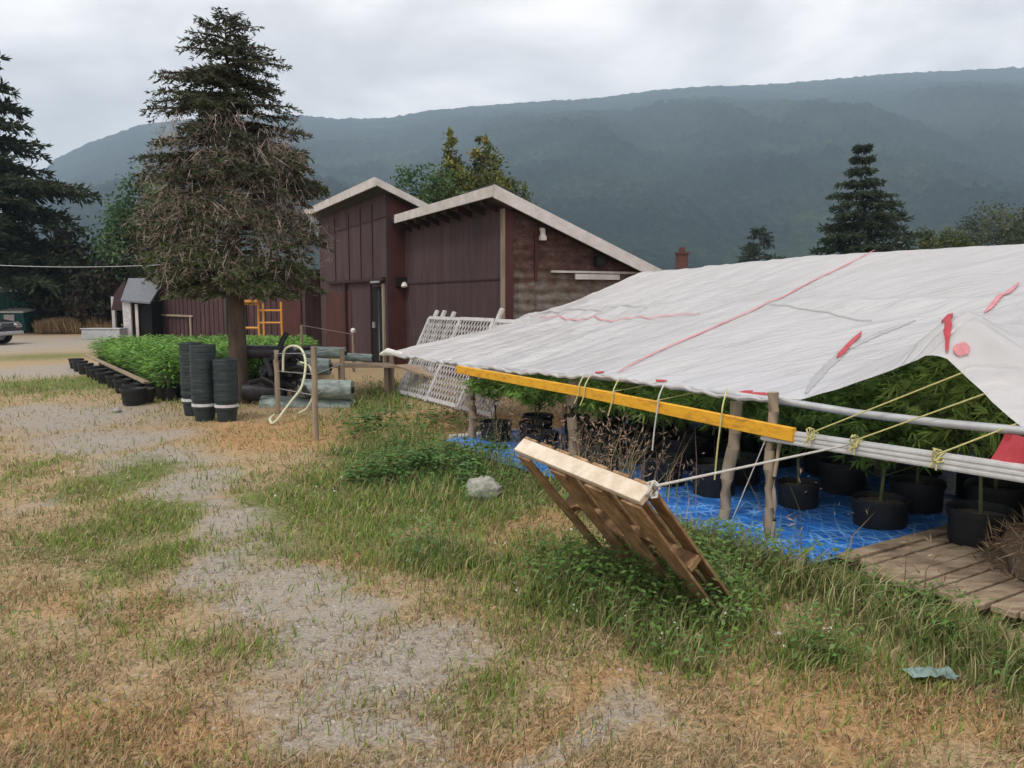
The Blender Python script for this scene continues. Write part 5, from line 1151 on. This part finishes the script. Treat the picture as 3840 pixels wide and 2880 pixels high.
# short straw lying everywhere except on gravel
X, Y = scatter(330000, 2.2, 15); g_, r_, o_, l_ = zones(X, Y)
keep = (rng.random(len(X)) < np.clip(1.05 - r_ * .95 - g_ * .35 * (1 - o_), .1, 1)) & ~inside_shelter(X, Y)
cl = fbm(X, Y, .3, 12, 3); keep &= rng.random(len(X)) < np.clip((cl - .3) * 3.2, .1, 1)
X, Y, o2, g2 = X[keep], Y[keep], o_[keep], g_[keep]; n = len(X)
C = cvar((.43, .32, .19), n, .45, .08); mo = (rng.random(n) < o2 * .8)[:, None]; C = np.where(mo, cvar((.43, .28, .14), n, .45, .08), C)
mg = (rng.random(n) < .10 + g2 * .6)[:, None]; C = np.where(mg, cvar((.17, .19, .06), n, .4, .1), C); md = (rng.random(n) < .12)[:, None]; C = np.where(md, C * .45, C)
blades('dry_grass', X, Y, (.016 + .042 * rng.random(n) ** 1.4) * (1 + Y * .05), .0035 + .0007 * Y, C, 2.2, 'short straw coloured dry grass over the yard')
# mid green grass
X, Y = scatter(300000, 2.3, 17); g_, r_, o_, l_ = zones(X, Y); cl = fbm(X, Y, .38, 14, 3)
dens = np.clip((g_ * 1.3 + .05) * np.clip((cl - .27) * 3.4, 0, 1.2), 0, 1) * np.clip(1 - r_ * .7, .1, 1)
keep = (rng.random(len(X)) < dens) & ~inside_shelter(X, Y); X, Y, g2, l2, c2 = X[keep], Y[keep], g_[keep], l_[keep], cl[keep]; n = len(X)
C = cvar((.18, .26, .05), n, .4, .12); lu = (rng.random(n) < l2)[:, None]; C = np.where(lu, cvar((.09, .17, .04), n, .4, .12), C); my = (rng.random(n) < .35)[:, None]; C = np.where(my, cvar((.36, .31, .15), n, .35, .08), C)
blades('green_grass', X, Y, (.022 + .055 * rng.random(n)) * (1 + l2 * 1.3) * (1 + Y * .04), .004 + .0008 * Y, C, .8, 'green grass patches growing through the straw')
# long lush grass and along the shelter front
X, Y = scatter(200000, 2.4, 15, 1.4); g_, r_, o_, l_ = zones(X, Y)
s = (X - FA.x) * FD.x + (Y - FA.y) * FD.y; q_ = (X - FA.x) * PN.x + (Y - FA.y) * PN.y
edge = np.exp(-((q_ + .5) / .22) ** 2) * (s > 1.2) * .85
cl = fbm(X, Y, .5, 17, 3); dens = np.clip(np.maximum(l_ - .25, edge) * (cl * 2.2 - .3), 0, 1) 
keep = (rng.random(len(X)) < dens) & ((q_ < -.26) | (s < 4)); X, Y, e2, l2 = X[keep], Y[keep], edge[keep], l_[keep]; n = len(X)
C = cvar((.15, .22, .06), n, .4, .12); mt = (rng.random(n) < .36 + .15 * e2)[:, None]; C = np.where(mt, cvar((.38, .34, .17), n, .35, .08), C)
nearp = np.exp(-(((X - 1.3) / .9) ** 2 + ((Y - 4.3) / .9) ** 2))
blades('long_grass', X, Y, (.07 + .15 * rng.random(n)) * (.75 + .95 * e2 + .25 * nearp), .0045 + .0008 * Y, C, .45, 'long green grass beside the shelter and around the pallet', bend=.5)
# broad leaved weeds
def weeds(n, Yr, tag_, thr, size, base, lab):
    X, Y = scatter(n, *Yr, 1.3); g_, r_, o_, l_ = zones(X, Y); cl = fbm(X, Y, .45, 23, 3); keep = (rng.random(n) < np.clip((l_ - thr) * (cl * 2.4 - .5), 0, 1)) & ~inside_shelter(X, Y)
    X, Y, l2 = X[keep], Y[keep], l_[keep]; L_ = Leaves()
    for i in range(len(X)):
        m = 14; hh = (.05 + .17 * rng.random(m)) * (.7 + .5 * l2[i]); a = rng.random(m) * 6.28; rr = .02 + .08 * rng.random(m)
        P = np.stack([X[i] + np.cos(a) * rr, Y[i] + np.sin(a) * rr, hh], 1)
        L_.add(P, np.stack([np.cos(a), np.sin(a), U(-.2, .5) + 0 * a], 1), rnd(m) * .5 + np.array([0, 0, 1]), size * (.7 + .6 * rng.random(m)), size * .55, cvar(base, m, .35, .15))
    o = L_.build('weeds', M['leaf'], bend=.2); meta(o, lab, 'weeds', kind='stuff')
weeds(15000, (2.8, 13), 'a', .18, .038, (.11, .19, .05), 'low broad leaved green weeds around the pallet and stone')
# clump of taller nettle like weeds in front of the lattice
L_ = Leaves(); S_ = MB()
for i in range(230):
    u, v = U(345, 500), U(425, 490); p = G(u + 0, v)
    if fbm(p.x, p.y, .7, 4) < .5: continue
    H_ = U(.08, .3) * (1.25 - abs(u - 400) / 160); m = 26; tt = rng.random(m); a = rng.random(m) * 6.28
    L_.add(np.stack([p.x + np.cos(a) * .09 * (1.2 - tt), p.y + np.sin(a) * .09 * (1.2 - tt), H_ * tt + .02], 1), np.stack([np.cos(a), np.sin(a), .2 + 0 * a], 1), rnd(m) * .4 + np.array([0, 0, 1]), .05 + .05 * rng.random(m), .035, cvar((.085, .165, .045), m, .4, .12))
o = L_.build('nettles', M['leaf'], bend=.25); meta(o, 'taller clump of green nettle like weeds in front of the lattice', 'weeds', kind='stuff')
# dry stalks with seed heads behind and beside the pallet, and under the shelter edge
X = []; Y = []
for u0, u1, o0, o1, k in ((560, 690, -.05, .2, 40), (455, 560, -.1, .3, 70), (590, 665, -.35, -.05, 110), (800, 1000, -.3, .0, 12)):
    for _ in range(k): p = fline(U(u0, u1)) + PN * U(o0, o1); X.append(p.x); Y.append(p.y)
X = np.array(X); Y = np.array(Y); n = len(X); hh = .22 + .45 * rng.random(n) ** 1.3; hh = np.where(X > 1.8, hh * .55, hh)
C = cvar((.3, .22, .13), n, .4, .08); mgr = (rng.random(n) < .35)[:, None]; C = np.where(mgr, cvar((.16, .17, .07), n, .3, .1), C)
blades('dry_stalks', X, Y, hh * 1.25, np.full(n, .008), C, .28, 'dry brown stalks standing along the shelter front', bend=.3)
L_ = Leaves()
for x, y, h_ in zip(X, Y, hh):
    if U(0, 1) < .6:
        m = 8; P = np.array([x, y, h_]) + rng.normal(size=(m, 3)) * np.array([.04, .04, .05]); L_.add(P, rnd(m), rnd(m), .03 + .04 * rng.random(m), .011, cvar((.33, .23, .17), m, .35, .1))
o = L_.build('seed_heads', M['blade']); meta(o, 'pinkish brown seed heads on the dry stalks', 'seed heads', kind='stuff')
# gravel stones scattered on the worn patches
X, Y = scatter(16000, 2.3, 11, 1.8); g_, r_, o_, l_ = zones(X, Y); keep = (rng.random(len(X)) < np.clip(r_ * 1.1 - .15, .02, 1)) & ~inside_shelter(X, Y); X, Y = X[keep], Y[keep]; n = len(X)
sz = .004 + .009 * rng.random(n) ** 2.5; z = gz(X, Y); oc = np.array([(1, 0, 0), (0, 1, 0), (-1, 0, 0), (0, -1, 0), (0, 0, .7)]); jit = 1 + (rng.random((n, 5, 1)) - .5) * .6
V = np.stack([X, Y, z], 1)[:, None, :] + oc[None] * sz[:, None, None] * jit; b = np.arange(n)[:, None] * 5
T3 = np.concatenate([b + [0, 1, 4], b + [1, 2, 4], b + [2, 3, 4], b + [3, 0, 4]], 0)
o = mesh_np('gravel', V.reshape(-1, 3), T3, leafmat('pebble', trans=0, rough=.9), col=np.repeat(cvar((.29, .26, .225), n, .45, .05), 5, axis=0)); meta(o, 'loose grey gravel on the worn patches of the yard', 'gravel', kind='stuff')
# white clover heads and tiny flowers
X, Y = scatter(500, 2.8, 9); g_, r_, o_, l_ = zones(X, Y); keep = (g_ > .35) & ~inside_shelter(X, Y) & (fbm(X, Y, .8, 40) > .5); X, Y = X[keep], Y[keep]; L_ = Leaves(); n = len(X)
for _ in range(2): L_.add(np.stack([X, Y, .05 + .05 * rng.random(n)], 1), rnd(n), rnd(n), .018, .016, cvar((.62, .6, .52), n, .15, .05))
o = L_.build('clover_flowers', M['leaf']); meta(o, 'tiny white clover heads among the green grass', 'flowers', kind='stuff')
